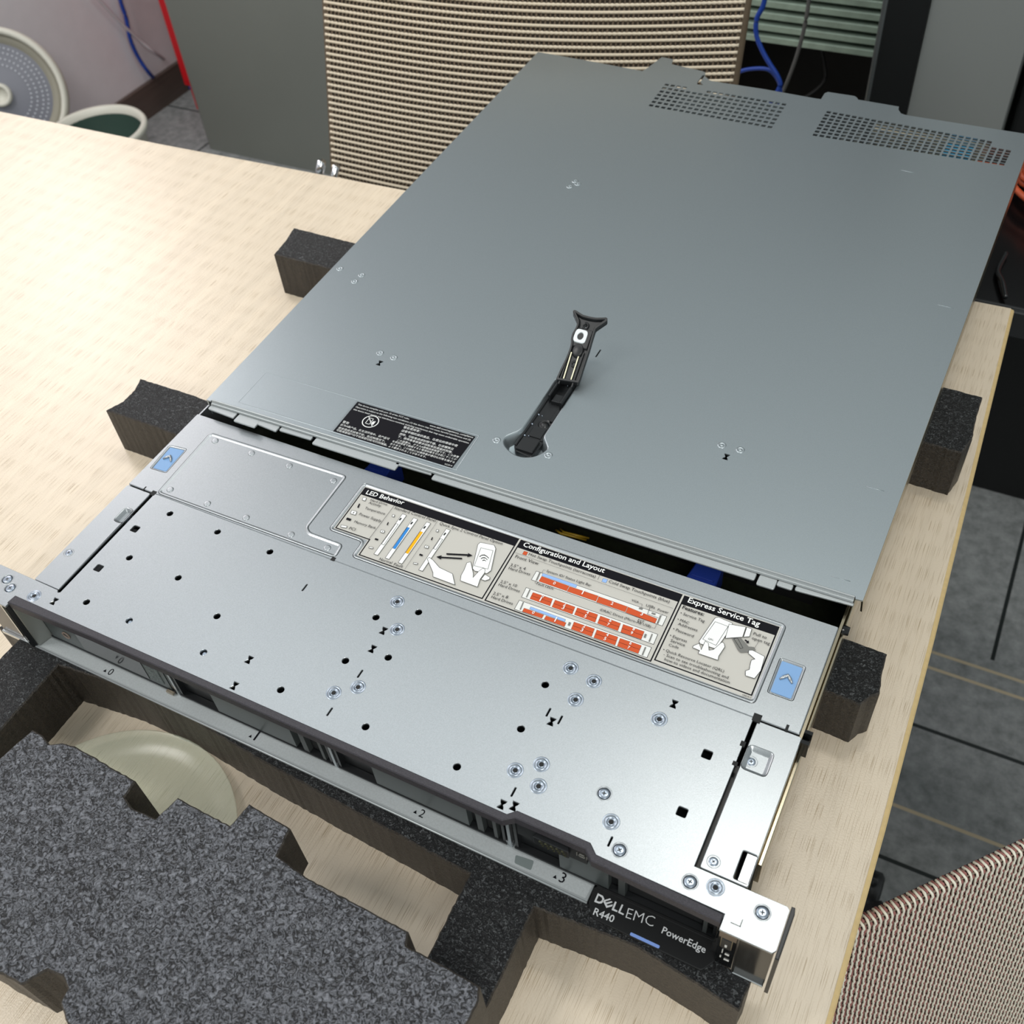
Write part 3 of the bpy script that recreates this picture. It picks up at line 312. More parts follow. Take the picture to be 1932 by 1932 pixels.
foam('foam_block', 'long dark foam bar under the server, farther one by the back table edge', [(-109, 377), (-60, 377), (440, 356), (465.2, 355), (467, 364), (468.7, 371), (467, 395), (466.9, 415.3), (440, 416), (-60, 417), (-116.3, 417.3), (-112, 400)], -84, -43.2, foam_top, 'foam bars under the server')
foam('foam_end_cap', 'black foam end cap with two legs under the front of the server', [(-35, -19.5), (-16, -20.5), (-16.5, -34), (-17, -168), (21.8, -170), (21.5, -72), (20.7, -25), (66, -20), (110.8, -20), (170, -25), (225.2, -28.1), (305.8, -32.3), (307, -75), (309, -172), (343, -173), (343.2, -82), (342.6, -33.5), (393.3, -29.5), (420.9, -32.7), (446.3, -36.2), (447.2, -21), (430, -19), (430, 60), (2, 60), (2, -18), (-34, -17)], -84, -43.2, foam_top)
foam('foam_slab', 'big grey foam slab with notched edge in the foreground, lying across the end cap legs', [(68, -96), (71.6, -75.3), (79, -75.5), (86.3, -78), (92, -74.5), (99.5, -73), (142.4, -75), (143.3, -84.1), (150, -87), (165.2, -86.5), (168.1, -73), (201, -73.8), (202.8, -60.5), (229, -62.5), (231.2, -76.3), (249.2, -79), (305.6, -80), (308, -85.6), (345.2, -86.5), (347.6, -92), (348, -176), (192.4, -177.1), (183.3, -172), (182, -166), (176, -163), (168, -164), (162, -174), (140, -175), (60, -176), (63, -120)], -43.1, -3, slab_top)

# glass plate on the table
gp = MB(); gp.lathe((104, -94.5, -84), [(0, .3), (46, .3), (52, .5), (60, 1.4), (66, 3.0), (71, 5.2), (73, 6.2), (73.8, 6.4), (73.4, 5.2), (71, 3.4), (66, 1.4), (60, .15), (0, .1)], 64)
gm = mat('frosted_pale_green_glass', (226, 232, 208), .18, alpha=.28)
tag(gp.build('glass_plate', gm), 'round pale green translucent plate lying on the table, partly under the grey foam slab', 'plate')

# ================================================================== server
SV = thing('rack_server', 'open silver rack server with diagram label and black badge lying on foam bars', 'server', (217, 330, -43))
# --- front top panel with ears
bk = [tuple(q) for q in DD['bezelback']]
outer = [(-27, -22), (-.2, -22), (-.2, -14.4)]+bk[1:5]+[(428.6, -14.4), (428.6, -21.8), (452, -21.8), (453.4, -20), (453.4, -1), (452, .2), (409.2, .2), (409.2, 83.9), (22.6, 83.9), (22.6, -.6), (21.4, -1.4), (20.2, -.4), (20.2, 0), (-3.9, .2), (-27, .4)]
def bow(x, y, s=1): return [(x-2.1*s, y-2.9*s), (x+2.1*s, y-2.9*s), (x+1.7*s, y-1.6*s), (x+.55*s, y), (x+1.7*s, y+1.6*s), (x+2.1*s, y+2.9*s), (x-2.1*s, y+2.9*s), (x-1.7*s, y+1.6*s), (x-.55*s, y), (x-1.7*s, y-1.6*s)]
holes = [circ(x, y, 1.95) for x, y in DD['hole']+DD['holescrew']]
holes += [rnd(rect(x-2.4, y-2.4, x+2.4, y+2.4), .8, 3) for x, y in DD['sq']]
holes += [bow(x, y, .78) for x, y in DD['bow']]
holes += [rnd(rect(x-.45, y-2.6, x+.45, y+2.6), .45, 2) for x, y in DD['slot']]
holes += [circ(x, y, 3.1) for x, y in DD['rivet']+DD['screw'] if x > -24]
p = MB(); p.sheet(outer, holes, -1.2, 0, .18)
panel = p.build('front_panel', steel, SV)
# countersunk rivet nuts
def rivet(x, y, parent, m=zinc):
    b = MB(); b.lathe((x, y, 0), [(4.2, .02), (3.9, .22), (3.4, .02), (3.1, -.15), (2.95, .1), (2.5, .25), (2.0, .12), (1.7, -.35), (1.45, -.25), (1.35, .0), (1.2, -.08)], 28); b.mat(1); b.poly(circ(x, y, 1.25, 16), -.02)  # dark disc paints the shade inside the open bore
    return b.build('rivet_nut', [m, dark], parent)
r0 = rivet(*DD['rivet'][0], SV); rx, ry_ = DD['rivet'][0]
for x, y in DD['rivet'][1:]: dup_child(r0, SV, x-rx, y-ry_)
def cross(b, x, y, z, s, a):
    for k in range(4):
        t_ = a+k*PI/2; c, n = math.cos(t_), math.sin(t_)
        b.add([(x+c*.25*s-n*.25*s, y+n*.25*s+c*.25*s, z), (x+c*.25*s+n*.25*s, y+n*.25*s-c*.25*s, z), (x+c*s+n*.2*s, y+n*s-c*.2*s, z), (x+c*s-n*.2*s, y+n*s+c*.2*s, z)], [(0, 1, 2, 3)])
    b.poly(circ(x, y, .36*s, 10), z)
def screw(x, y, z, parent, r=2.9, a=.4):
    b = MB(); b.mat(1).lathe((x, y, z), [(r*1.4, .02), (r*1.32, .22), (r*1.24, .0), (r*1.1, -.7)], 30); b.mat(0).lathe((x, y, z), [(r*1.04, -.7), (r*1.0, -.05), (r*.9, .2), (r*.5, .24), (0.01, .24)], 30)
    b.mat(2); cross(b, x, y, z+.27, r*.42, a)
    return b.build('screw', [zinc, steel, greydark], parent)
for i, (x, y) in enumerate(DD['screw']): screw(x, y, 0, SV, 2.75, .3+i*.5)
for x, y in DD['holescrew']:
    ins = MB(); ins.lathe((x, y, -1.6), [(1.9, -.4), (1.6, .2), (.6, .3), (.01, .3)], 14); ins.build('hidden_screw_head', zinc, SV)
# --- side brackets beside the front panel
def bracket(x0, x1, xs, ys, right):
    b = MB(); dish = rnd(rect(xs[0], ys[0], xs[1], ys[1]), 2.5, 4)
    hs = [dish]
    if right: hs.append(rnd(rect(426.5, 2.5, 433.2, 17), 1, 3))
    out = rnd(rect(x0, .6 if not right else 1.0, x1, 83.4), 1.2, 3)
    b.sheet(out, hs, -1.8, -.6, .3); b.ramp(dish, [(0, -.6), (.5, -.8), (1.6, -2.6), (2.2, -3)])
    return b.build('side_bracket', steel, SV)
lb = bracket(.2, 19.6, (12.4, 19.3), (56, 68), False)
rb = bracket(411.4, 433.8, (411.9, 424.5), (55.5, 69.5), True)
g = MB(); g.box(428.3, 433.6, 2.6, 17, -6, -1.6, .5); g.build('corner_tab', brightsteel, SV)
for i, (x, y) in enumerate(DD['cscrew']): screw(x, y, -3 if i in (1, 2) else -.6, SV, 2.3, .9+i)
# --- middle cover
CVo = MB(); outc = rnd(rect(.8, 84.1, 432.2, 154.2), .8, 3)
pad = rnd([tuple(q) for q in DD['pad']], 3.2, 6)
lab = ccw([(140.6, 144.2), (141.6, 103), (165.6, 103), (165.8, 90.8), (407, 91.4), (407.2, 144.6)]); labr = rnd(lab, 3, 6)
bl = rnd(off(ccw([tuple(q) for q in DD['btnL']]), -1.2), 1.4, 4); br = rnd(off(ccw([tuple(q) for q in DD['btnR']]), -1.2), 1.4, 4)
nb = lambda x, y, w_, h: rect(x, y, x+w_, y+h)
CVo.sheet(outc, [pad, labr, bl, br], -1.2, 0, .4)
CVo.ramp(pad, [(0, 0), (.2, .25), (.9, .3), (1.5, -.15), (2.0, -.35)])
CVo.ramp(labr, [(0, 0), (.25, .25), (.9, .3), (1.5, -.1), (1.9, -.3)])
for q in (bl, br): CVo.ramp(q, [(0, 0), (.3, .1), (.8, -.5), (1.0, -.7)])
cover = CVo.build('middle_cover', steel, SV)
d0 = MB(); d0.ramp(circ(*DD['dimple'][0], 2.3, 20), [(0, -.33), (.25, .0), (.7, .12), (1.2, .12)]); d0 = d0.build('dimple', steel, cover)
for x, y in DD['dimple'][1:]:
    c = d0.copy(); C.objects.link(c); c.parent = cover; shift(c, x-DD['dimple'][0][0], y-DD['dimple'][0][1])
for a in ((19.8, 82.2, 3.4, 3.6), (408.6, 82.2, 4.2, 4.6), (13, 83.4, .9, 3.2), (425, 83.2, 1.4, 3.8), (155.6, 83.4, 2.6, 2.8), (407.8, 66.4, 2.4, 3), (407.8, 55, 2.4, 2.4)):
    s = MB(); s.box(a[0], a[0]+a[2], a[1], a[1]+a[3], -1, .06); s.build('notch_shade', dark, SV)  # dark blocks stand in for the shade of open notches
for q, nm in ((DD['btnL'], 0), (DD['btnR'], 1)):
    q = ccw([tuple(v) for v in q]); b = MB(); b.sheet(rnd(q, .8, 3), [], -1, -.35, .15); bo = b.build('release_button', bluebtn, SV)
    if nm == 0: tag(bo, 'light blue button at the left end of the middle cover')
    else: tag(bo, 'light blue button at the right end of the middle cover')
    x = sum(v[0] for v in q)/4; y = sum(v[1] for v in q)/4
    b = MB(); b.tube([(x-3.2, y-1.4, -.1), (x-1.6, y+.6, .15), (x, y+2.2, .2), (x+1.6, y+.6, .15), (x+3.2, y-1.4, -.1)], [.5, .9, 1, .9, .5], 10); b.build('arrow', steel, bo)
# --- diagram label
lz = -.28
b = MB(); b.poly(off(lab, 2.2), lz+.03); label = b.build('diagram_label', labelbg, SV)
b = MB(); z = lz+.05
for k in ('labA', 'labB', 'labC'):
    q = ccw([tuple(v) for v in DD[k]]); b.mat(0).sheet(q, [off(q, .75)], z, z+.01)
z += .02
for pl in DD['poly']:
    c, q = pl[0], ccw([tuple(v) for v in pl[1:]]); z += .004
    if c in (7, 8, 9):
        b.mat(0).poly(q, z); z += .004; b.mat(7 if c == 7 else (1 if c == 8 else 6)).poly(off(q, .26 if c == 7 else .24), z)
    elif c in (2, 3, 4, 5): b.mat(0).poly(off(q, -.1), z); z += .004; b.mat(c).poly(q, z)
    else: b.mat(c).poly(q, z)
z += .01
for l in DD['line']: b.mat(0).line([tuple(v) for v in l[1:]], l[0]*1.1, z)
b.build('printed_diagrams', ink, label)
z += .01
for kk in 'ABC':
    b = MB()
    for k, s_, x0, y0, x1, y1, wt, c in DD['text']:
        if k == kk: b.mat(c).text(s_, (x0, y0), (x1, y1), z, 1.3 if wt == 2 else 0)
    b.build('printed_text', ink, label)
# --- black bezel strip along the front edge
bf = [tuple(q) for q in DD['bezelfront']]
bfs = [(-.5, -19.6), (60, -17.9), (320.5, -17.7), (325.5, -13.9), (361.8, -13.8), (366.4, -17.8), (428.2, -19.4)]
strip = bfs+[(428.3, -15.2), (367.2, -13.9), (362.7, -9.9), (324.8, -10), (321.2, -13.6), (.2, -13.9)]
b = MB(); b.sheet(strip, [], -4.5, 1.3, .5); b.build('bezel_strip', blacktex, SV)
# --- chassis shell and interior
b = MB(); b.sheet([(.2, 0), (433.8, 0), (433.8, 684), (.2, 684)], [], -43, -41.6); b.box(.2, 1.3, .6, 684, -41.6, -1.9); b.box(.2, 433.8, 683, 684, -41.6, -3)
b.build('chassis_tray', steel, SV)
b = MB(); b.box(432.4, 433.8, 17.6, 684, -41.6, -1.9, 0); b.box(433.8, 436, 18, 84, -30, -12, .5); b.box(434, 435.4, 88, 684, -34, -8, .5); b.build('side_wall', sidesteel, SV)
b = MB(); b.lathe((434.2, 158, -6), [(0.1, 3.5), (2.4, 3.5), (3, 0)], 14, 'x'); b.build('side_stud', gloss, SV)
b = MB(); b.lathe((434.2, 84, -6), [(0.1, 3), (2, 3), (2.4, 0)], 14, 'x'); b.box(433.9, 438, 80, 82, -12, 0); b.box(433.9, 438, 86, 88, -12, 0); b.build('rail_stud', gloss, SV)
b = MB(); b.box(2, 432, 84, 153, -3.2, -2.2); b.box(2, 432, 150, 154, -40, -2.2); b.build('drive_cage', dark, SV)
# things seen in the gap under the lid and through the vents
pcb = mat('circuit_board', (30, 34, 22), .5, 0, .3, 300)
b = MB(); b.box(3, 431, 156, 672, -41, -38); b.build('circuit_board', pcb, SV)
for x0, x1 in ((122, 140), (343, 362)):
    b = MB(); b.sheet([(x0, 160), (x1, 160), (x1-2, 186), (x0+3, 186)], [], -38, -16, .8); fb = b.build('fan_clip', darkblue, SV)
    b = MB(); b.box(x0-1, x1+1, 158.5, 160.5, -24, -18, .3); b.box(x0+3, x1-3, 168, 169, -16, -15, .2); b.build('clip_ridge', darkblue, fb)
for i in range(6):
    b = MB(); b.box(8+i*70, 62+i*70, 192, 240, -38, -8, 1); b.build('cooling_fan', dark, SV)
for q in ((196, 208, 166, 172), (211, 250, 168, 173)):
    b = MB(); b.box(*q, -38, -29.5); b.build('connector_strip', mat('olive_connector', (72, 66, 38), .5), SV)
b = MB(); b.tube([(256, 176, -26), (262, 171, -21), (270, 171, -20), (276, 176, -26)], .9, 6); b.tube([(258, 178, -26), (263, 173, -21.5), (271, 173, -20.5), (277, 178, -26)], .8, 6)
b.build('yellow_wires', mat('yellow_wire', (170, 138, 40), .4), SV)
# --- front tray lip
b = MB(); b.sheet([(-2.4, -12), (-1.2, -20.3), (364.8, -20.6), (365, 6), (-2.8, 6)], [], -43, -42, .25)
b.tube([(-1.2, -20.4, -42.6), (364.8, -20.7, -42.6)], .75, 8); lip = b.build('front_lip', mat('satin_lip', (176, 182, 184), .4, .45), SV)
b = MB(); b.poly(rnd([(2, -19.3), (363.4, -19.4), (363.8, -12.2), (3.5, -12.2)], .8, 3), -41.93); q = b.build('clear_label', mat('silver_label', (184, 190, 192), .45, .25, .06, 900), lip)
b = MB(); b.poly(rnd([tuple(v) for v in DD['lipnotch']], 1, 4), -41.88); b.build('grey_patch', mat('grey_patch', (128, 138, 138), .4, .25), lip)
for k, s_, x0, y0, x1, y1, wt, c in DD['text']:
    if k in 'FGH':
        b = MB(); L = x1-x0; b.poly([(x0, y0), (x0+L*.34, y0), (x0+L*.17, y0+L*.30)], -41.8); b.text(s_[1], (x0+L*(.55 if s_[1] != '1' else .62), y0-.6), (x0+L*1, y0-.6), -41.8, 0, 1.0)
        b.build('slot_number', ink[0], lip)
# --- drive carriers
def carrier(x0, x1, ga, gb, first=False):
    b = MB(); b.box(x0, x1, -7.5, 60, -41.6, -7, .6); b.box(x0-.5, x1+.5, -11.6, -7.5, -41.6, -40.2, .3); b.box(x0, x1, -11, -7.5, -9, -7, .3)
    b.box(x0, x0+1.6, -11, -7.5, -41, -8, .2); b.box(x1-1.6, x1, -11, -7.5, -41, -8, .2)
    cr = b.build('drive_carrier', black, SV)
    b = MB(); b.sheet([(ga, -7.5), (ga, -11.2), (gb, -11.2), (gb, -7.5)], [], -39.8, -9.5, .3); b.build('handle_plate', grey_drive, cr)
    if not first:
        b = MB(); b.box(gb+5, gb+8.5, -11, -7.6, -40, -10, .4); b.build('frame_post', greydark, cr); b = MB(); b.box(x1-6.5, x1-4.5, -11, -7.6, -40, -12, .3); b.build('frame_post', greydark, cr)
        b = MB(); b.box(gb+9.5, x1-7.5, -7.9, -7.3, -39, -10); b.build('opening_shade', dark, cr)  # dark plate paints the shade of the open cavity
    else:
        b = MB(); b.box(x0+28, gb-16, -11.5, -11, -38, -12); b.build('drive_window', gloss, cr)
        b = MB(); b.lathe((x0+17, -11.3, -30), [(3, 0), (3, .5), (2.2, .5), (2.2, 0)], 24, 'y'); b.build('release_ring', mat('warm_grey', (130, 112, 100), .4), cr)
        b = MB(); b.box(gb-14, gb-4, -11.6, -11.2, -36, -22); b.build('grey_sticker', mat('sticker_grey', (96, 104, 104), .6, 0, .5, 900), cr)
        b = MB(); b.box(x0+10, x1-2, -12.5, -11, -8.6, -7.4, .2); b.box(gb-3, gb+2, -13.5, -11.6, -41.4, -39.4, .3); b.build('bright_edge', mat('brushed_trim', (150, 140, 124), .35, .6), cr)
    return cr
carrier(4.5, 101.5, 6, 99, True); carrier(105.5, 211, 133, 187); carrier(215, 316, 239, 295); carrier(321.5, 426, 346, 372)
for x in (103.4, 212.8, 318.6):
    b = MB(); b.box(x-.9, x+.9, -11.5, 50, -41.8, -6, .3); b.box(x-2.6, x+1.2, -11, -9, -41.8, -38, .2); b.build('slot_divider', steel, SV)
b = MB(); b.sheet([(-.2, -19.5), (1.2, -19.5), (4.6, -8), (4.6, 40), (3.4, 40), (3.4, -8)], [], -41.8, -4.6, .1); b.build('cage_side', mat('shaded_sheet', (150, 152, 148), .45, .8), SV)
# VGA port under the stepped part of the bezel
b = MB(); b.box(325.5, 362, -13.2, -10.2, -17, -4.6, .3); b.build('port_panel', black, SV)
b = MB(); b.mat(0).sheet(rnd([(335, -15.6), (354, -15.6), (353, -13), (336, -13)], .8, 3), [], -13.2, -6.6, .3); b.mat(1)
for r_ in range(3):
    for c_ in range(5): b.box(338.5+c_*2.9+r_*.7, 339.5+c_*2.9+r_*.7, -16.1, -15.5, -8.6-r_*1.8, -8.0-r_*1.8)
b.build('video_port', [black, mat('pin_gold', (150, 150, 120), .3, 1)], SV)
b = MB(); b.box(358, 361.2, -13.6, -13.1, -8.6, -8.2); b.box(358, 361.2, -13.6, -13.1, -10.8, -10.4); b.box(358, 358.3, -13.6, -13.1, -10.8, -8.2); b.box(360.9, 361.2, -13.6, -13.1, -10.8, -8.2); b.box(356.9, 357.2, -13.6, -13.1, -11, -8); b.box(362, 362.3, -13.6, -13.1, -11, -8); b.build('monitor_symbol', ink[6], SV)
# --- badge plate (pull-out tag)
pl = ccw([tuple(v) for v in DD['plate']])
b = MB(); b.sheet(rnd(pl, 1.2, 4), [], -41.4, -40.05, .3); b.box(366.5, 426.5, -13, -11.6, -40.2, -39.6, .1); badge = b.build('badge_plate', mat('badge_black', (20, 21, 22), .42), SV)
b = MB(); b.mat(0)
for k, s_, x0, y0, x1, y1, wt, c in DD['text']:
    if k == 'E': b.text(s_, (x0, y0), (x1, y1), -39.98, .9 if wt > 0 else -1.1)
wt_ = 1.0
x0, x1, yb, hh = 368.2, 383.0, -19.7, 4.0
b.sheet(ccw(DD['bD']), [ccw(DD['bDi'])], -40.02, -39.97)
for k_ in ('bE', 'bL1', 'bL2'): b.poly([tuple(v) for v in DD[k_]], -39.97)
b.build('badge_lettering', mat('silver_ink', (205, 208, 210), .35), badge)
b = MB(); a, c = DD['led']; b.sheet(rnd(rect(a[0], a[1]-.75, c[0], a[1]+.75), .74, 5), [], -40.1, -39.9); b.build('blue_bar', mat('blue_bar', (130, 160, 225), .3), badge)
# --- right ear
b = MB(); b.box(428.8, 437, -20.5, -8, -42, -1.3, .3); cp = b.build('control_panel', gloss, SV)
b = MB(); b.box(429, 436.8, -21.2, -20.4, -8.5, -2, .2); b.build('copper_edge', mat('warm_trim', (116, 104, 92), .3, .6), cp)
b = MB(); b.mat(0).box(430.4, 435, -21.4, -20.4, -19.5, -9.5, .4); b.mat(1).box(430.2, 435.2, -21, -20.4, -20, -19.4); b.box(430.1, 430.4, -21, -20.4, -20, -9); b.box(435, 435.3, -21, -20.4, -20, -9); b.box(430.2, 435.2, -21, -20.4, -9.2, -8.8)
b.build('power_button', [black, mat('button_rim', (170, 158, 130), .3, .6)], cp)
b = MB(); b.box(432.3, 433.3, -21.7, -21.3, -17, -15); b.box(431.5, 431.9, -21, -20.4, -27, -23.5); b.box(433, 435, -21, -20.4, -27.5, -27); b.box(431, 431.6, -21, -20.4, -33, -32); b.box(433, 435.4, -21, -20.4, -34, -33.6); b.build('port_icons', mat('icon_white', (220, 220, 215), .4), cp)
b = MB(); b.box(437.3, 438, -21.7, -8, -41.5, -1.3); b.box(438, 452.6, -20.4, -1, -41.6, -1.3, .3); b.build('ear_cover', mat('dark_mirror', (70, 68, 64), .16, .5), SV)
b = MB(); b.box(438, 452.4, -22.2, -19.6, -43, -41.4, .4); b.build('ear_foot', brightsteel, SV)
b = MB(); b.sheet([(453.6, -23.5), (455.4, -23.5), (455.8, -2), (455.2, 1), (453.6, 1)], [], -43, .3, .4); b.build('ear_trim', black, SV)
b = MB(); b.line([(432.2, -16.8), (436.3, -16.8), (436.3, -13.6)], .45, .03); b.build('stamped_corner_mark', mat('engraved_grey', (120, 122, 120), .5), SV)
# --- left ear
b = MB(); b.box(-26, -2.6, -20.6, -1, -42, -1.3, .4); b.build('ear_cover', mat('dark_mirror_left', (72, 70, 66), .2, .4), SV)
b = MB(); b.box(-26, -3.4, -22.2, -20.4, -41, -38, .3); b.box(-7.5, -6.3, -21.2, -20.4, -38, -3, .2); b.build('ear_foot', brightsteel, SV)
b = MB(); b.sheet([(-2.6, -21.6), (-.4, -20.2), (-.4, -10), (-2.6, -10)], [], -43, -1.3, .3); b.build('ear_trim', black, SV)

# ================================================================== lid of the server
LD = thing('server_lid', 'large plain grey steel server lid with open black latch, slid back off the chassis', 'lid', (217, 430, -1))
rear = [tuple(v) for v in DD['lidrear']][:-1]
outl = [(5.6, 161.6), (9, 161.7), (9.2, 163.2), (435.2, 170.9), (435.6, 169.4), (439.4, 169.8), (443.4, 683.4)]+list(reversed(rear))
kh = rnd([tuple(v) for v in DD['keyhole']], 4, 4)
rc = ccw([(26.4, 200.3), (192.2, 202.2), (193.4, 169.6), (27.2, 167.4)])
labq = ccw([tuple(v) for v in DD['lidlab']]); 
hs = [kh]
def bil(q, u, v):
    (ax, ay), (bx_, by), (cx_, cy_), (dx_, dy_) = q
    return ((1-v)*((1-u)*ax+u*bx_)+v*((1-u)*dx_+u*cx_), (1-v)*((1-u)*ay+u*by)+v*((1-u)*dy_+u*cy_))
grids = []
for q, nc, nr in ((DD['perfA'], 20, 7), (DD['perfB'], 28, 8)):
    hu, hv = .5/(nc-1), .5/(nr-1); bord = [bil(q, -hu, -hv), bil(q, 1+hu, -hv), bil(q, 1+hu, 1+hv), bil(q, -hu, 1+hv)]
    hs.append(bord); grids.append((q, nc, nr, hu, hv))
(ax, ay), (bx2, by2) = DD['lidslot']
hs.append(rnd([(ax-1, ay+1.5), (ax+1, ay+1.5), (ax+1.6, by2+5), (bx2+2.6, by2), (bx2-3.5, by2), (ax-1, by2+5)], .6, 2))
for x, y in DD['lidbow']: hs.append(bow(x, y, .85))
x, y = DD['lidslit'][0]; hs.append(rnd(rect(x-.5, y-4.2, x+.5, y+4.2), .45, 2))
b = MB(); b.sheet(outl, hs, 6.9, 8, 0)
for q, nc, nr, hu, hv in grids:
    for i in range(nc):
        for j in range(nr):
            u0, v0 = i/(nc-1), j/(nr-1); c = [bil(q, u0-hu, v0-hv), bil(q, u0+hu, v0-hv), bil(q, u0+hu, v0+hv), bil(q, u0-hu, v0+hv)]
            if (nc == 28 and i >= 25 and j < 2) or (nc == 20 and 4 <= i <= 6 and j == 0):
                b.add([(x, y, 8) for x, y in c], [(3, 2, 1, 0)]); continue
            x, y = bil(q, u0, v0); h = [(x-1.9, y+1.75), (x+1.9, y+1.75), (x+1.9, y-1.75), (x-1.9, y-1.75)]
            vs = [(x_, y_, z_) for z_ in (8, 6.9) for x_, y_ in c+h]
            fs = []
            for k in range(4):
                n_ = (k+1) % 4; fs += [(k, 4+k, 4+n_, n_), (4+k, 12+k, 12+n_, 4+n_), (8+k, 8+n_, 12+n_, 12+k)]
            b.add(vs, fs)
b.ramp(kh, [(0, 8), (.5, 8.05), (1.2, 7.2), (2.6, 2), (3.6, .4)])
b.ramp(rnd(rc, 1.2, 4), [(0, 8.0), (.12, 8.14), (.4, 8.16), (.7, 8.03)], cap=False)
for k in range(0, len(DD['lidline']), 2):
    a, c = DD['lidline'][k:k+2]; b.tube([(a[0], a[1], 8), (c[0], c[1], 8)], .22, 6)
b.build('lid_panel', lidsteel, LD)
d0 = MB(); x0, y0 = DD['liddim'][0]; d0.lathe((x0, y0, 8), [(2.7, 0), (2.4, .35), (1.8, .4), (1.4, .15), (.9, .15), (.5, .45), (.01, .5)], 20); d0 = d0.build('spot_dimple', lidsteel, LD)
for x, y in DD['liddim'][1:]: dup_child(d0, LD, x-x0, y-y0)
b = MB(); b.box(5.2, 6.4, 162, 690, -5, 7.6); b.build('left_flange', lidsteel, LD)
b = MB(); b.add([(439.6, 169.6, 7.6), (440.4, 172.6, -5), (444.4, 683, -5), (443.6, 683, 7.6), (438.6, 169.8, 7.6), (439.4, 172.8, -5), (443.4, 683, -5), (442.6, 683, 7.6)], [(0, 1, 2, 3), (7, 6, 5, 4), (0, 4, 5, 1), (3, 2, 6, 7), (1, 5, 6, 2), (0, 3, 7, 4)])
b.build('right_flange', sidesteel, LD)
hemm = mat('hem_steel', (176, 181, 182), .48, .7, .06, 1500)
# stepped hem along the front edge
def fold(y, z): return y, z
b = MB(); b.sm = True
prof = [(.1, 7.9), (-.1, 8.4), (-.5, 8.55), (-.9, 8.3), (-1.3, 7.2), (-1.7, 6.5), (-2.2, 6.3), (-2.6, 6.5), (-2.9, 5.6)]
A = (9.4, 163.4); Bq = (435.0, 171.0)
for k in range(len(prof)-1):
    (ya, za), (yb2, zb) = prof[k:k+2]
    b.add([(A[0], A[1]+ya, za), (A[0], A[1]+yb2, zb), (Bq[0], Bq[1]+yb2, zb), (Bq[0], Bq[1]+ya, za)], [(0, 1, 2, 3)])
b.sm = False
b.build('front_hem', hemm, LD)
T5 = DD['tabs5']
for k in range(0, len(T5), 2):
    (x0, y0), (x1, y1) = T5[k], T5[k+1]
    if k == 10: x0 += .0
    yy = lambda x: A[1]+(x-A[0])*(Bq[1]-A[1])/(Bq[0]-A[0])
    b = MB(); b.sheet(rnd([(x0, y0), (x1, y1), (x1, yy(x1)-2.4), (x0, yy(x0)-2.4)], 1.2, 4), [], 4.2, 5.3, .3); b.build('hem_tab', hemm, LD)
# regulatory label
b = MB(); b.poly(rnd(off(labq, -1.4), 1.5, 4), 8.04); tk = b.build('warning_label', mat('clear_film', (160, 168, 172), .3, .8), LD)
b = MB(); b.poly(labq, 8.07); b.build('black_print_area', ink[0], tk)
b = MB()
for k, s_, x0, y0, x1, y1, wt, c in DD['text']:
    if k == 'D': b.text(s_, (x0, y0), (x1, y1), 8.12, 0)
ix, iy = bil([labq[0], labq[1], labq[2], labq[3]], 0, 0)
px_, py_ = 120.6, 186.2
b.sheet(circ(px_, py_, 5.6, 36), [circ(px_, py_, 5.0, 36)], 8.1, 8.12)
b.line([(px_-3.7, py_+3.7), (px_+3.7, py_-3.7)], .55, 8.12)
b.line([(px_-2.4, py_-2.6), (px_+.6, py_-2.6), (px_+.6, py_+2.8), (px_-2.4, py_+2.8), (px_-2.4, py_-2.6)], .4, 8.12)
b.poly([(px_+1.4, py_-2), (px_+3.2, py_-2), (px_+3.2, py_+1), (px_+2.6, py_+1.6), (px_+2.4, py_+.4), (px_+1.8, py_+1.4), (px_+1.4, py_)], 8.12)
b.build('warning_text', ink[1], tk)
# --- latch
def sh(b_, i0=0):
    for i in range(i0, len(b_.v)):
        x, y, z = b_.v[i]; b_.v[i] = (x, y, z+14+.684*(y-265))
    return b_
LT = MB()
base = rnd([(213.4, 271), (214.0, 206), (216.6, 202), (228.6, 200.2), (229.6, 204), (230.0, 214), (230.6, 262), (229.6, 272)], 1.6, 3)
LT.sheet(base, [], .6, 4.6, .5)
for x0, x1, y0, y1, z1 in ((214.4, 216, 206, 262, 5.6), (227.6, 229.4, 215, 262, 5.6), (217.2, 228.4, 202.4, 213.4, 6.6), (218.4, 227.6, 216.6, 226, 5.6), (217, 218.4, 250, 272, 11), (226.6, 228.4, 246, 272, 11), (219.4, 225.4, 249, 256, 7.6), (226.2, 229, 232, 243, 7.2)): LT.box(x0, x1, y0, y1, 3, z1, .4)
LT.lathe((224.2, 229, 4.6), [(5, 0), (5, .8), (4.4, .9), (4.2, .1), (2.4, .1), (2.4, 1.2), (.01, 1.2)], 24)
latch = LT.build('latch', black, LD)
aro = [tuple(v[:2]) for v in DD['arm']]
AM = MB(); AM.sheet(rnd(aro, .8, 2), [circ(DD['armf'][0][0], DD['armf'][0][1], .9, 14)], -3.4, -2.2, .3); AM.sheet(rnd(aro, .8, 2), [rnd(off(ccw(aro), 1.3), .8, 2)], -3, 0, .25)
cxm = DD['armf'][1][0]
AM.box(218.2, 229.2, 284, 294.6, -3, -.9, .4)
AM.lathe((DD['armf'][0][0], DD['armf'][0][1], -2.2), [(2, 0), (2, 1.4), (1.3, 1.4), (1.2, 0)], 18)
AM.lathe((DD['armf'][2][0]+1, DD['armf'][2][1], -2.2), [(3.6, 0), (3.6, 1.6), (3, 2), (.01, 2)], 20)
AM.lathe((DD['armf'][7][0], DD['armf'][7][1], -2.2), [(1.8, 0), (1.8, 1), (1.1, 1), (1.0, 0)], 16)
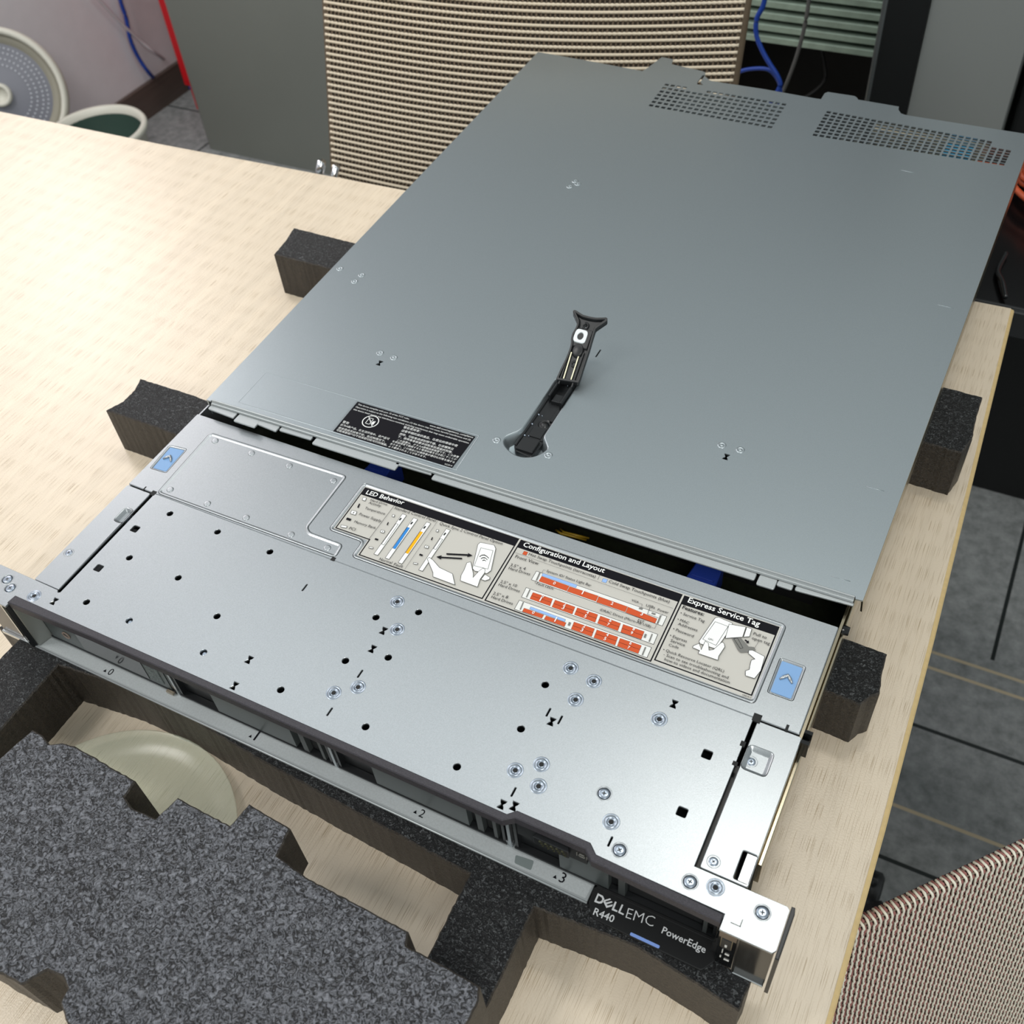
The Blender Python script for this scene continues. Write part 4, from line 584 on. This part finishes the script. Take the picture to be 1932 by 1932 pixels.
AM.box(227.4, 228.4, 262, 282, -3, -.8, .2); AM.box(218.2, 219.2, 262, 278, -3, -.8, .2)
arm = sh(AM).build('latch_handle', black, latch)
b = MB(); cxs, cys = DD['armf'][1][0]+.3, DD['armf'][1][1]; b.sheet(rnd(rect(cxs-4.4, cys-3.7, cxs+4.4, cys+3.7), 2.6, 6), [circ(cxs, cys, 2.05, 18)], -1.2, -.3, .2)
lkp = sh(b).build('lock_plate', mat('white_metal', (205, 212, 214), .35, .3), latch)
b = MB(); b.lathe((cxs, cys, -1), [(2, 0), (.01, .1)], 18); cross(b, cxs, cys, -.75, 1.1, .2); sh(b).build('lock_screw', mat('blackened_screw', (60, 62, 62), .35, .6), latch)
b = MB(); f3, f4, f5, f6 = DD['armf'][3:7]
for a, c in ((f3, f4), (f5, f6)): b.add([(a[0]-.35, a[1], -.8), (a[0]+.35, a[1], -.8), (c[0]+.35, c[1], -.8), (c[0]-.35, c[1], -.8), (a[0]-.35, a[1], -1.4), (a[0]+.35, a[1], -1.4), (c[0]+.35, c[1], -1.4), (c[0]-.35, c[1], -1.4)], [(3, 2, 1, 0), (4, 5, 6, 7), (0, 1, 5, 4), (1, 2, 6, 5), (2, 3, 7, 6), (3, 0, 4, 7)])
sh(b).build('springs', mat('spring_wire', (226, 222, 190), .35, .3), latch)
for i, (x, y, _) in enumerate(DD['based'][:7]):
    b = MB(); b.lathe((x, y, 5.2), [(.75 if i < 3 else .45, -1), (.7 if i < 3 else .42, .2), (.01, .4)], 12)
    b.build('pin', zinc, latch)
# component bits under the vents
b = MB(); b.box(150, 262, 632, 682, -3, -1); b.build('power_supply_top', mat('perforated_grey', (150, 158, 158), .45, .6, .25, 400), SV)
b = MB(); b.box(321, 414, 664, 676, -38, 2.4, .5); b.build('port_block', mat('cream_block', (214, 202, 170), .5), SV)
b = MB(); b.box(382, 404, 643, 663, -38, 2, .5); b.build('blue_heat_block', mat('cyan_plastic', (30, 160, 205), .4), SV)
b = MB(); b.box(409, 431, 633, 642, -38, 1.5, .4); b.build('orange_release_tab', mat('orange_tab', (205, 92, 48), .5), SV)
for i in range(7):
    b = MB(); b.box(300+i*11, 304+i*11, 640, 662, -38, -1, .4); b.build('expansion_card', mat('card_grey', (110, 112, 104), .5, .3), SV)
# ================================================================== chairs with woven backs
def woven(parent, name, P, N, nu, nv, pitch, rad, mats, along_u=True, knots=True, cross_rad=1.1, second=None, noback=False, lift=1.6, deep=14, wig=0, side=Vector((0, 0, 1))):
    """P(u,v)->point mm, N(u,v)->normal; ropes run along u (nv of them); cross threads run along v."""
    b = MB(); b.sm = True
    def rope(fix, k, total, m, r, lift, amp, steps, ph, flip):
        path = []
        for i in range(steps+1):
            t_ = i/steps; u, v = (t_, fix) if not flip else (fix, t_)
            n = N(u, v); q = P(u, v)+n*(lift+amp*math.sin(t_*steps*PI+ph))+side*(math.sin(t_*steps*PI/2+ph)*wig if not flip else 0); path.append(q)
        b.mat(m); b.tube(path, [r*(1+.24*math.cos(i*PI+ph)) for i in range(steps+1)], 5)
    for j in range(nv):
        rope((j+.5)/nv, j, nv, 0, rad, lift, .35*lift/1.6, nu*2, (j % 2)*PI/2, False)
        if second: rope(min(1, (j+1.0)/nv), j, nv, 2, second, lift*.15, .85*lift, nu, (j % 2)*PI, False)
    for i in range(nu):
        rope((i+.5)/nu, i, nu, 1, cross_rad, -.3*lift, .3*lift, max(20, nv//2), (i % 2)*PI, True)
    if not noback:
        b.sm = False; b.mat(3); G = 24  # dark sheet behind the cords paints the shade in the weave gaps
        b.add([P(i/G, j/G)-N(i/G, j/G)*(1.1*lift+d) for d in (0, deep) for j in range(G+1) for i in range(G+1)],
              [(j*(G+1)+i, j*(G+1)+i+1, (j+1)*(G+1)+i+1, (j+1)*(G+1)+i) for j in range(G) for i in range(G)] + [tuple(reversed([(G+1)**2+q for q in (j*(G+1)+i, j*(G+1)+i+1, (j+1)*(G+1)+i+1, (j+1)*(G+1)+i)])) for j in range(G) for i in range(G)])
    return b.build(name, mats, parent)
rope_beige = mat('beige_cord', (216, 203, 181), .8, 0, .06, 900, .4, 1500); cord_brown = mat('brown_cord', (120, 105, 88), .85, 0, .1, 700); back_brown = mat('brown_weave_gap_shade', (70, 62, 54), .9)
rope_white = mat('ivory_cord', (226, 222, 206), .7, 0, .05, 900); cord_maroon = mat('maroon_cord', (150, 98, 92), .8, 0, .12, 150); back_dark = mat('weave_gap_shade', (34, 24, 26), .9); cord_grey = mat('taupe_cord', (128, 110, 98), .8)
chrome = mat('chrome', (210, 212, 215), .12, 1); blackp = mat('chair_black', (36, 37, 38), .4)
# beige chair behind the table
c1 = thing('office_chair', 'office chair with beige woven cord backrest behind the far table edge', 'chair', (-10, 820, -834))
def P1(u, v):
    x = -217+u*400; y = 652+u*72; z = -270+v*440
    lean = (z-50)*.27; bulge = -26*math.sin(PI*u)
    n = Vector((-.18, 1, 0)).normalized()
    q = Vector((x, y, z))+Vector((0, lean, 0))+n*bulge; c0 = Vector((454.3, -195.7, 460.9))
    return c0+(q-c0)*1.125
def nrm(P, s):
    def N(u, v):
        e = .01; a = P(min(1, u+e), v)-P(max(0, u-e), v); c = P(u, min(1, v+e))-P(u, max(0, v-e)); return a.cross(c).normalized()*s
    return N
N1 = nrm(P1, 1)
woven(c1, 'woven_backrest', P1, N1, 92, 77, 5.7, 1.75, [rope_beige, cord_brown, cord_brown, back_brown])
b = MB()
fr = [P1(0, 0), P1(0, .5), P1(0, 1), P1(.5, 1), P1(1, 1), P1(1, .5), P1(1, 0), P1(.5, 0)]
path = [P1(0, k/10) for k in range(11)]+[P1(k/10, 1) for k in range(1, 11)]+[P1(1, 1-k/10) for k in range(1, 11)]+[P1(1-k/10, 0) for k in range(1, 10)]
b.tube([q-N1(.5, .5)*6 for q in path], 6, 8, True); b.build('back_frame', mat('brown_frame', (92, 78, 60), .6), c1)
b = MB(); b.sheet(rnd([(-290, 830), (150, 905), (100, 1190), (-330, 1130)], 50, 6), [], -420, -370, 12); b.build('seat', rope_beige, c1)
b = MB()
for sx in (0, 1):
    o_ = Vector((-310, 810, 0)) if not sx else Vector((170, 890, 0)); d_ = Vector((-45, 290, 0))
    b.tube([(o_.x, o_.y, -300), (o_.x, o_.y, -430), (o_.x+d_.x*.05, o_.y+d_.y*.05, -814), (o_.x+d_.x*.5, o_.y+d_.y*.5, -822), (o_.x+d_.x, o_.y+d_.y, -814), (o_.x+d_.x, o_.y+d_.y, -420), (o_.x+d_.x*.6, o_.y+d_.y*.6, -395)], 11, 10)
b.build('chrome_legs', chrome, c1)
b = MB(); b.tube([(-266, 636, -150), (-257, 640, -126)], 5, 10); b.tube([(-246, 650, -135), (-254, 646, -156), (-266, 636, -150), (-290, 740, -300), (-306, 805, -340)], 4.5, 10); b.build('arm_bracket', chrome, c1)
# striped chair at the right
c2 = thing('office_chair', 'office chair with ivory and maroon woven cord backrest beside the right table edge', 'chair', (720, 160, -834))
dv = Vector((.659, .752, 0)); rv_ = Vector((.105, -.092, -.99)); A0 = Vector((488, 53, -112))
def P2(u, v):
    s_ = -46+v*448; h = u*336-6; nn = Vector((.744, -.653, .14)); q = A0+dv*s_
    if h < 0: return q+nn*h-Vector((0, 0, 1))*(h*h*.08)
    return q+rv_*h
N2 = lambda u, v: (Vector((.744, -.653, .14))+Vector((-.3, .26, 1.6))*max(0, 1-u/.03)).normalized()
woven(c2, 'woven_backrest', P2, N2, 78, 124, 3.6, .78, [rope_white, cord_grey, cord_maroon, back_dark], cross_rad=.6, second=.9, lift=1.1, deep=5, wig=.35, side=dv)
path = [P2(k/10, 0) for k in range(10, -1, -1)]+[P2(0, k/10) for k in range(1, 11)]+[P2(k/10, 1) for k in range(1, 11)]

b = MB(); sc0 = A0+rv_*335+Vector((0, 0, 0)); q = [sc0+dv*(-30), sc0+dv*410, sc0+dv*400+Vector((.752, -.659, 0))*400, sc0+dv*(-20)+Vector((.752, -.659, 0))*400]
b.sheet(rnd([(v.x, v.y) for v in q], 40, 6), [], -478, -440, 10); b.build('seat', mat('seat_weave', (196, 186, 172), .8, 0, .25, 300), c2)
b = MB(); cc = Vector((720, 120, 0)); b.lathe((cc.x, cc.y, -834), [(28, 360), (28, 80), (40, 76), (40, 60)], 20)
wheels = []
for k in range(5):
    a = 2.15+2*PI*k/5; e_ = (cc.x+math.cos(a)*300, cc.y+math.sin(a)*300, -770); b.tube([(cc.x, cc.y, -762), e_], [18, 12], 8); wheels.append((e_, a))
b.build('star_base', blackp, c2)
e_, a = (528, 398, -770), 2.15
b = MB(); b.tube([(cc.x, cc.y, -764), (536, 372, -772)], [16, 12], 8); b.build('base_arm', blackp, c2)
for x, y in [(530, 402)]+[(w_[0][0], w_[0][1]) for w_ in wheels[1:]]:
    b = MB(); b.lathe((x-12, y, -807), [(.01, 0), (22, 0), (26.5, 4), (26.5, 20), (22, 24), (.01, 24)], 24, 'x'); b.tube([(x, y, -800), (x, y, -768)], 5, 8); b.build('caster', blackp, c2)

# ================================================================== left background
fan = thing('floor_fan', 'round white floor fan with dotted grille by the left wall', 'fan', (-1600, 1240, -834))
cf = (-1604, 1224, -541)
def disc3(b, prof, n=48, tilt=(0.60, -.62, .35)):
    ax = Vector(tilt).normalized(); u = ax.cross(Vector((0, 0, 1))).normalized(); v = u.cross(ax); c0 = Vector(cf); vs = []
    for r, h in prof:
        for i in range(n):
            a = 2*PI*i/n; vs.append(c0+ax*h+u*r*math.cos(a)+v*r*math.sin(a))
    sm = b.sm; b.sm = True
    b.add(vs, [(k*n+i, k*n+(i+1) % n, (k+1)*n+(i+1) % n, (k+1)*n+i) for k in range(len(prof)-1) for i in range(n)]); b.sm = sm
    return ax, u, v, c0
cream = mat('cream_plastic', (214, 212, 200), .4); taupe = mat('taupe_plastic', (150, 146, 132), .5); grille = mat('grey_grille', (120, 122, 132), .45)
b = MB(); disc3(b, [(118, -50), (132, -50), (137, -20), (137, 6), (132, 14), (124, 12), (122, 0)]); b.build('outer_rim', cream, fan)
b = MB(); disc3(b, [(.01, -52), (120, -50), (123, -8), (122, 0), (108, -6), (104, -8)]); b.build('inner_ring', taupe, fan)
b = MB(); disc3(b, [(104, -8), (60, -2), (30, 2), (.01, 2)]); gr = b.build('grille', grille, fan)
b = MB(); ax, u, v, c0 = disc3(b, [(24, 2), (24, 16), (20, 20), (16, 18), (15, 8), (.01, 8)]); b.build('hub', cream, fan)
b = MB()
for r_, n_ in ((62, 44), (74, 52), (86, 60), (96, 66)):
    for i in range(n_):
        a = 2*PI*i/n_; q = c0+ax*(1 if r_ > 90 else 2)+u*r_*math.cos(a)+v*r_*math.sin(a)
        b.add([q+u*2.2+ax*2, q+v*2.2+ax*2, q-u*2.2+ax*2, q-v*2.2+ax*2], [(0, 1, 2, 3)])
b.build('grille_dots', mat('pale_dot', (190, 194, 202), .5), gr)
b = MB(); b.lathe((-1610, 1250, -834), [(.01, 0), (115, 0), (115, 14), (95, 24), (24, 34), (20, 150), (20, 175)], 36); b.build('stand', cream, fan)

bu = thing('bucket', 'round bucket with white rim and dark green inside on the floor by the left wall', 'bucket', (-1380, 1252, -834))
b = MB(); b.lathe((-1378, 1250, -834), [(.01, 0), (82, 0), (100, 225), (108, 228), (110, 236), (106, 242), (98, 240), (95, 225)], 48); b.build('bucket_shell', cream, bu)
b = MB(); b.lathe((-1378, 1250, -834), [(95, 226), (80, 8), (.01, 8)], 40); b.build('bucket_liner', mat('dark_green_liner', (62, 84, 76), .5), bu)

cabm = mat('grey_cabinet_steel', (132, 135, 129), .42, .25, .02, 6)
gc = thing('filing_cabinet', 'tall grey steel cabinet on the floor behind the beige chair', 'cabinet', (-1150, 1820, -834))
b = MB(); b.sheet(rnd([(-1432, 1600), (-760, 1600), (-760, 2050), (-1432, 2050)], 14, 5), [], -834, 420, 4); b.build('cabinet_body', cabm, gc)
b = MB(); b.tube([(-900, 1590, 60), (-900, 1580, 60), (-900, 1580, 180), (-900, 1590, 180)], 6, 8); b.tube([(-900, 1600, 120), (-900, 1582, 120)], 5, 8); b.build('door_handle', chrome, gc)
b = MB(); b.sheet(rnd([(-1606, 1752), (-1440, 1752), (-1440, 1900), (-1606, 1900)], 4, 4), [], -764, 300, 1)
b.box(-1596, -1576, 1760, 1780, -834, -764); b.box(-1470, -1450, 1760, 1780, -834, -764); b.box(-1596, -1576, 1870, 1890, -834, -764); b.box(-1470, -1450, 1870, 1890, -834, -764)
b.box(-1598, -1448, 1748, 1752.5, -750, 280, 1)
rc_ = tag(b.build('red_cabinet', mat('red_paint', (212, 24, 34), .4)), 'red cabinet standing between the white wall and the tall grey cabinet', 'cabinet')
def smooth(pts, k=8):
    out = []; P = [Vector(p) for p in pts]
    for i in range(len(P)-1):
        p0, p1, p2, p3 = P[max(i-1, 0)], P[i], P[i+1], P[min(i+2, len(P)-1)]
        for j in range(k):
            t_ = j/k; out.append(.5*((2*p1)+(-p0+p2)*t_+(2*p0-5*p1+4*p2-p3)*t_*t_+(-p0+3*p1-3*p2+p3)*t_**3))
    return out+[P[-1]]
def cable(name, pts, r, m, label, cat='cable', group=None):
    b = MB(); b.tube(smooth(pts), r, 8); return tag(b.build(name, m), label, cat, group)
bluec = mat('blue_cable', (26, 62, 150), .4); greyc = mat('grey_cable', (82, 82, 80), .5); whitec = mat('white_cable', (205, 200, 204), .5)
cable('wall_cable', [(-1681.0, 1717.9, -493.2), (-1681.0, 1704.0, -538.0), (-1681.0, 1702.4, -582.4), (-1681.0, 1693.0, -631.3), (-1681.0, 1699.6, -681.7), (-1681.0, 1720.4, -735.8), (-1786.6, 1843.3, -829.0), (-1730.2, 1832.7, -829.0), (-1682.9, 1848.5, -829.0)], 5, bluec, 'blue cable hanging down the white wall to the floor')
cable('wall_cable', [(-1678.0, 1622.5, -481.1), (-1678.0, 1665.2, -560.4), (-1678.0, 1717.1, -641.2), (-1678.0, 1765.4, -703.3), (-1797.5, 1926.5, -829.0), (-1713.9, 1887.0, -829.0)], 4, whitec, 'thin white cable crossing the white wall beside the blue one')
cable('hanging_cable', [(93.5, 1120.0, -80.4), (91.0, 1120.0, -106.0), (84.6, 1120.0, -123.0), (85.9, 1120.0, -142.8), (95.6, 1120.0, -161.8), (107.1, 1120.0, -177.4), (118.6, 1120.0, -191.1), (124.2, 1120.0, -203.0), (120.1, 1120.0, -216.5), (112.1, 1120.0, -233.9)], 3.2, bluec, 'blue cable hanging in front of the dark console')
cable('hanging_cable', [(58.4, 1130.0, -203.2), (75.8, 1130.0, -194.2), (100.4, 1130.0, -189.9), (113.2, 1130.0, -196.4), (122.1, 1130.0, -211.5), (123.7, 1130.0, -236.8)], 2.6, bluec, 'lower looped blue cable branching toward the beige chair')
cable('hanging_cable', [(137.6, 1150.0, -86.9), (139.6, 1150.0, -105.7), (139.1, 1150.0, -131.7), (136.9, 1150.0, -155.4), (132.3, 1150.0, -183.6), (126.4, 1150.0, -209.4), (119.8, 1150.0, -232.3), (115.6, 1150.0, -251.6)], 2.6, greyc, 'grey cable hanging in a long curve in front of the dark console')
cable('hanging_cable', [(74.0, 1420.0, -196.8), (98.1, 1420.0, -263.7), (116.3, 1420.0, -320.1), (117.7, 1420.0, -335.1), (110.6, 1420.0, -349.1), (95.8, 1420.0, -364.5), (76.5, 1420.0, -380.8), (71.9, 1420.0, -413.3), (120.0, 1420.0, -597.0)], 2.6, mat('dim_cable', (46,46,46), .5), 'dim grey cable drooping down to the shelf of the dark console')

# ================================================================== right background
b = MB(); b.sheet(rnd(rect(380, 592, 900, 850), 6, 3), [], -118, -96, 2); dk = thing('side_desk', 'glossy black desk top touching the far right end of the beige table', 'desk', (640, 780, -834))
b.build('desk_top', mat('black_lacquer', (12, 13, 14), .18), dk)
b = MB(); b.box(378, 902, 587, 592.5, -116, -92, 1); b.box(378, 902, 592, 594.5, -96.5, -91.5, .5); b.build('desk_rim', mat('dark_trim', (40, 42, 44), .25), dk)
for x, y in ((400, 620), (880, 620), (400, 820), (880, 820)):
    b = MB(); b.box(x-18, x+18, y-18, y+18, -834, -118, 1); b.build('leg', blackp, dk)
b = MB(); random.seed(3)
for k in range(26):
    r1 = random.uniform(34, 72); r2 = random.uniform(24, 50); z = -88+random.uniform(0, 34); a0 = random.uniform(0, 6); ox, oy = random.uniform(-6, 6), random.uniform(-6, 6)
    b.tube([(506+ox+r1*math.cos(a0+2*PI*i/40)*1.0, 778+oy+r2*math.sin(a0+2*PI*i/40), z+3*math.sin(3*2*PI*i/40+k)) for i in range(40)], 3.0, 6, True)
tag(b.build('orange_cable_coil', mat('orange_cable', (176, 78, 44), .5, 0, .15, 60)), 'coil of orange cable lying on the glossy black desk', 'cable')
cable('black_cable', [(462, 604, -92), (456, 622, -90), (450, 640, -92), (452, 668, -92.5)], 2.2, mat('black_cable', (30, 32, 34), .25), 'short black cable bent on the front corner of the glossy black desk')
lc = thing('steel_locker', 'grey steel locker with a black left side panel standing behind the server', 'locker', (350, 1280, -834))
b = MB(); b.sheet(rect(291, 1100, 402, 1500), [], -834, 500, 2); b.build('grey_panel', mat('grey_locker_steel', (138, 142, 140), .42, .25), lc)
b = MB(); b.sheet(rect(243, 1096, 290.5, 1500), [], -834, 500, 1); b.build('black_panel', mat('black_locker_panel', (10, 12, 13), .3), lc)
b = MB(); b.tube([(241, 1096, -830), (241, 1096, 490)], 3.2, 8); b.build('edge_strip', mat('grey_strip', (92, 96, 96), .3, .6), lc)
md = thing('media_console', 'dark open console with a brown back panel behind the far end of the server', 'console', (90, 1500, -834))
b = MB(); b.box(-160, 238, 1660, 1680, -834, 150, 1); b.build('back_panel', mat('dark_brown_panel', (40, 34, 28), .5), md)
b = MB(); b.box(-180, -160, 1310, 1660, -834, 150, 1); b.box(-160, 238, 1310, 1680, -620, -600, 1); b.box(-160, 238, 1310, 1680, -834, -810, 1); b.build('shelf_carcass', mat('console_black', (20, 22, 22), .4), md)
b = MB(); b.box(-60, -52, 1310, 1316, -600, 140, 1); b.box(-60, 60, 1310, 1316, -370, -362, 1); b.build('front_trim', mat('dull_trim', (52, 58, 56), .35, .5), md)
for x0, x1, y0 in ((-155, -135, 1220), (215, 235, 1220)):
    b = MB(); b.box(x0, x1, y0+140, y0+400, -600, -259, 1); b.build('shelf_support', blackp, md)
gls = mat('pale_green_glass_edge', (138, 156, 142), .2, 0, .15, 40)
for k in range(6):
    b = MB(); b.box(-150, 230, 1350, 1630, -258+k*17, -258+k*17+9, 1.2)
    b.box(-150, -130, 1340, 1600, -258+k*17+9, -258+k*17+17); b.box(205, 228, 1340, 1600, -258+k*17+9, -258+k*17+17)
    tag(b.build('glass_sheet', gls), 'pale green glass sheet in the stack inside the dark console', 'glass sheet', 'stacked green glass sheets')

bc = thing('black_cabinet', 'black cabinet with a grey handle bar to the right of the grey locker', 'cabinet', (560, 1350, -834))
b = MB(); b.sheet(rnd(rect(410, 1150, 800, 1500), 6, 3), [], -834, 300, 2); b.build('cabinet_body', mat('matte_black_steel', (16, 17, 18), .5), bc)
b = MB(); b.box(414, 700, 1140, 1150, -262, -252, 1); b.build('handle_bar', mat('grey_bar', (96, 100, 100), .3, .7), bc)
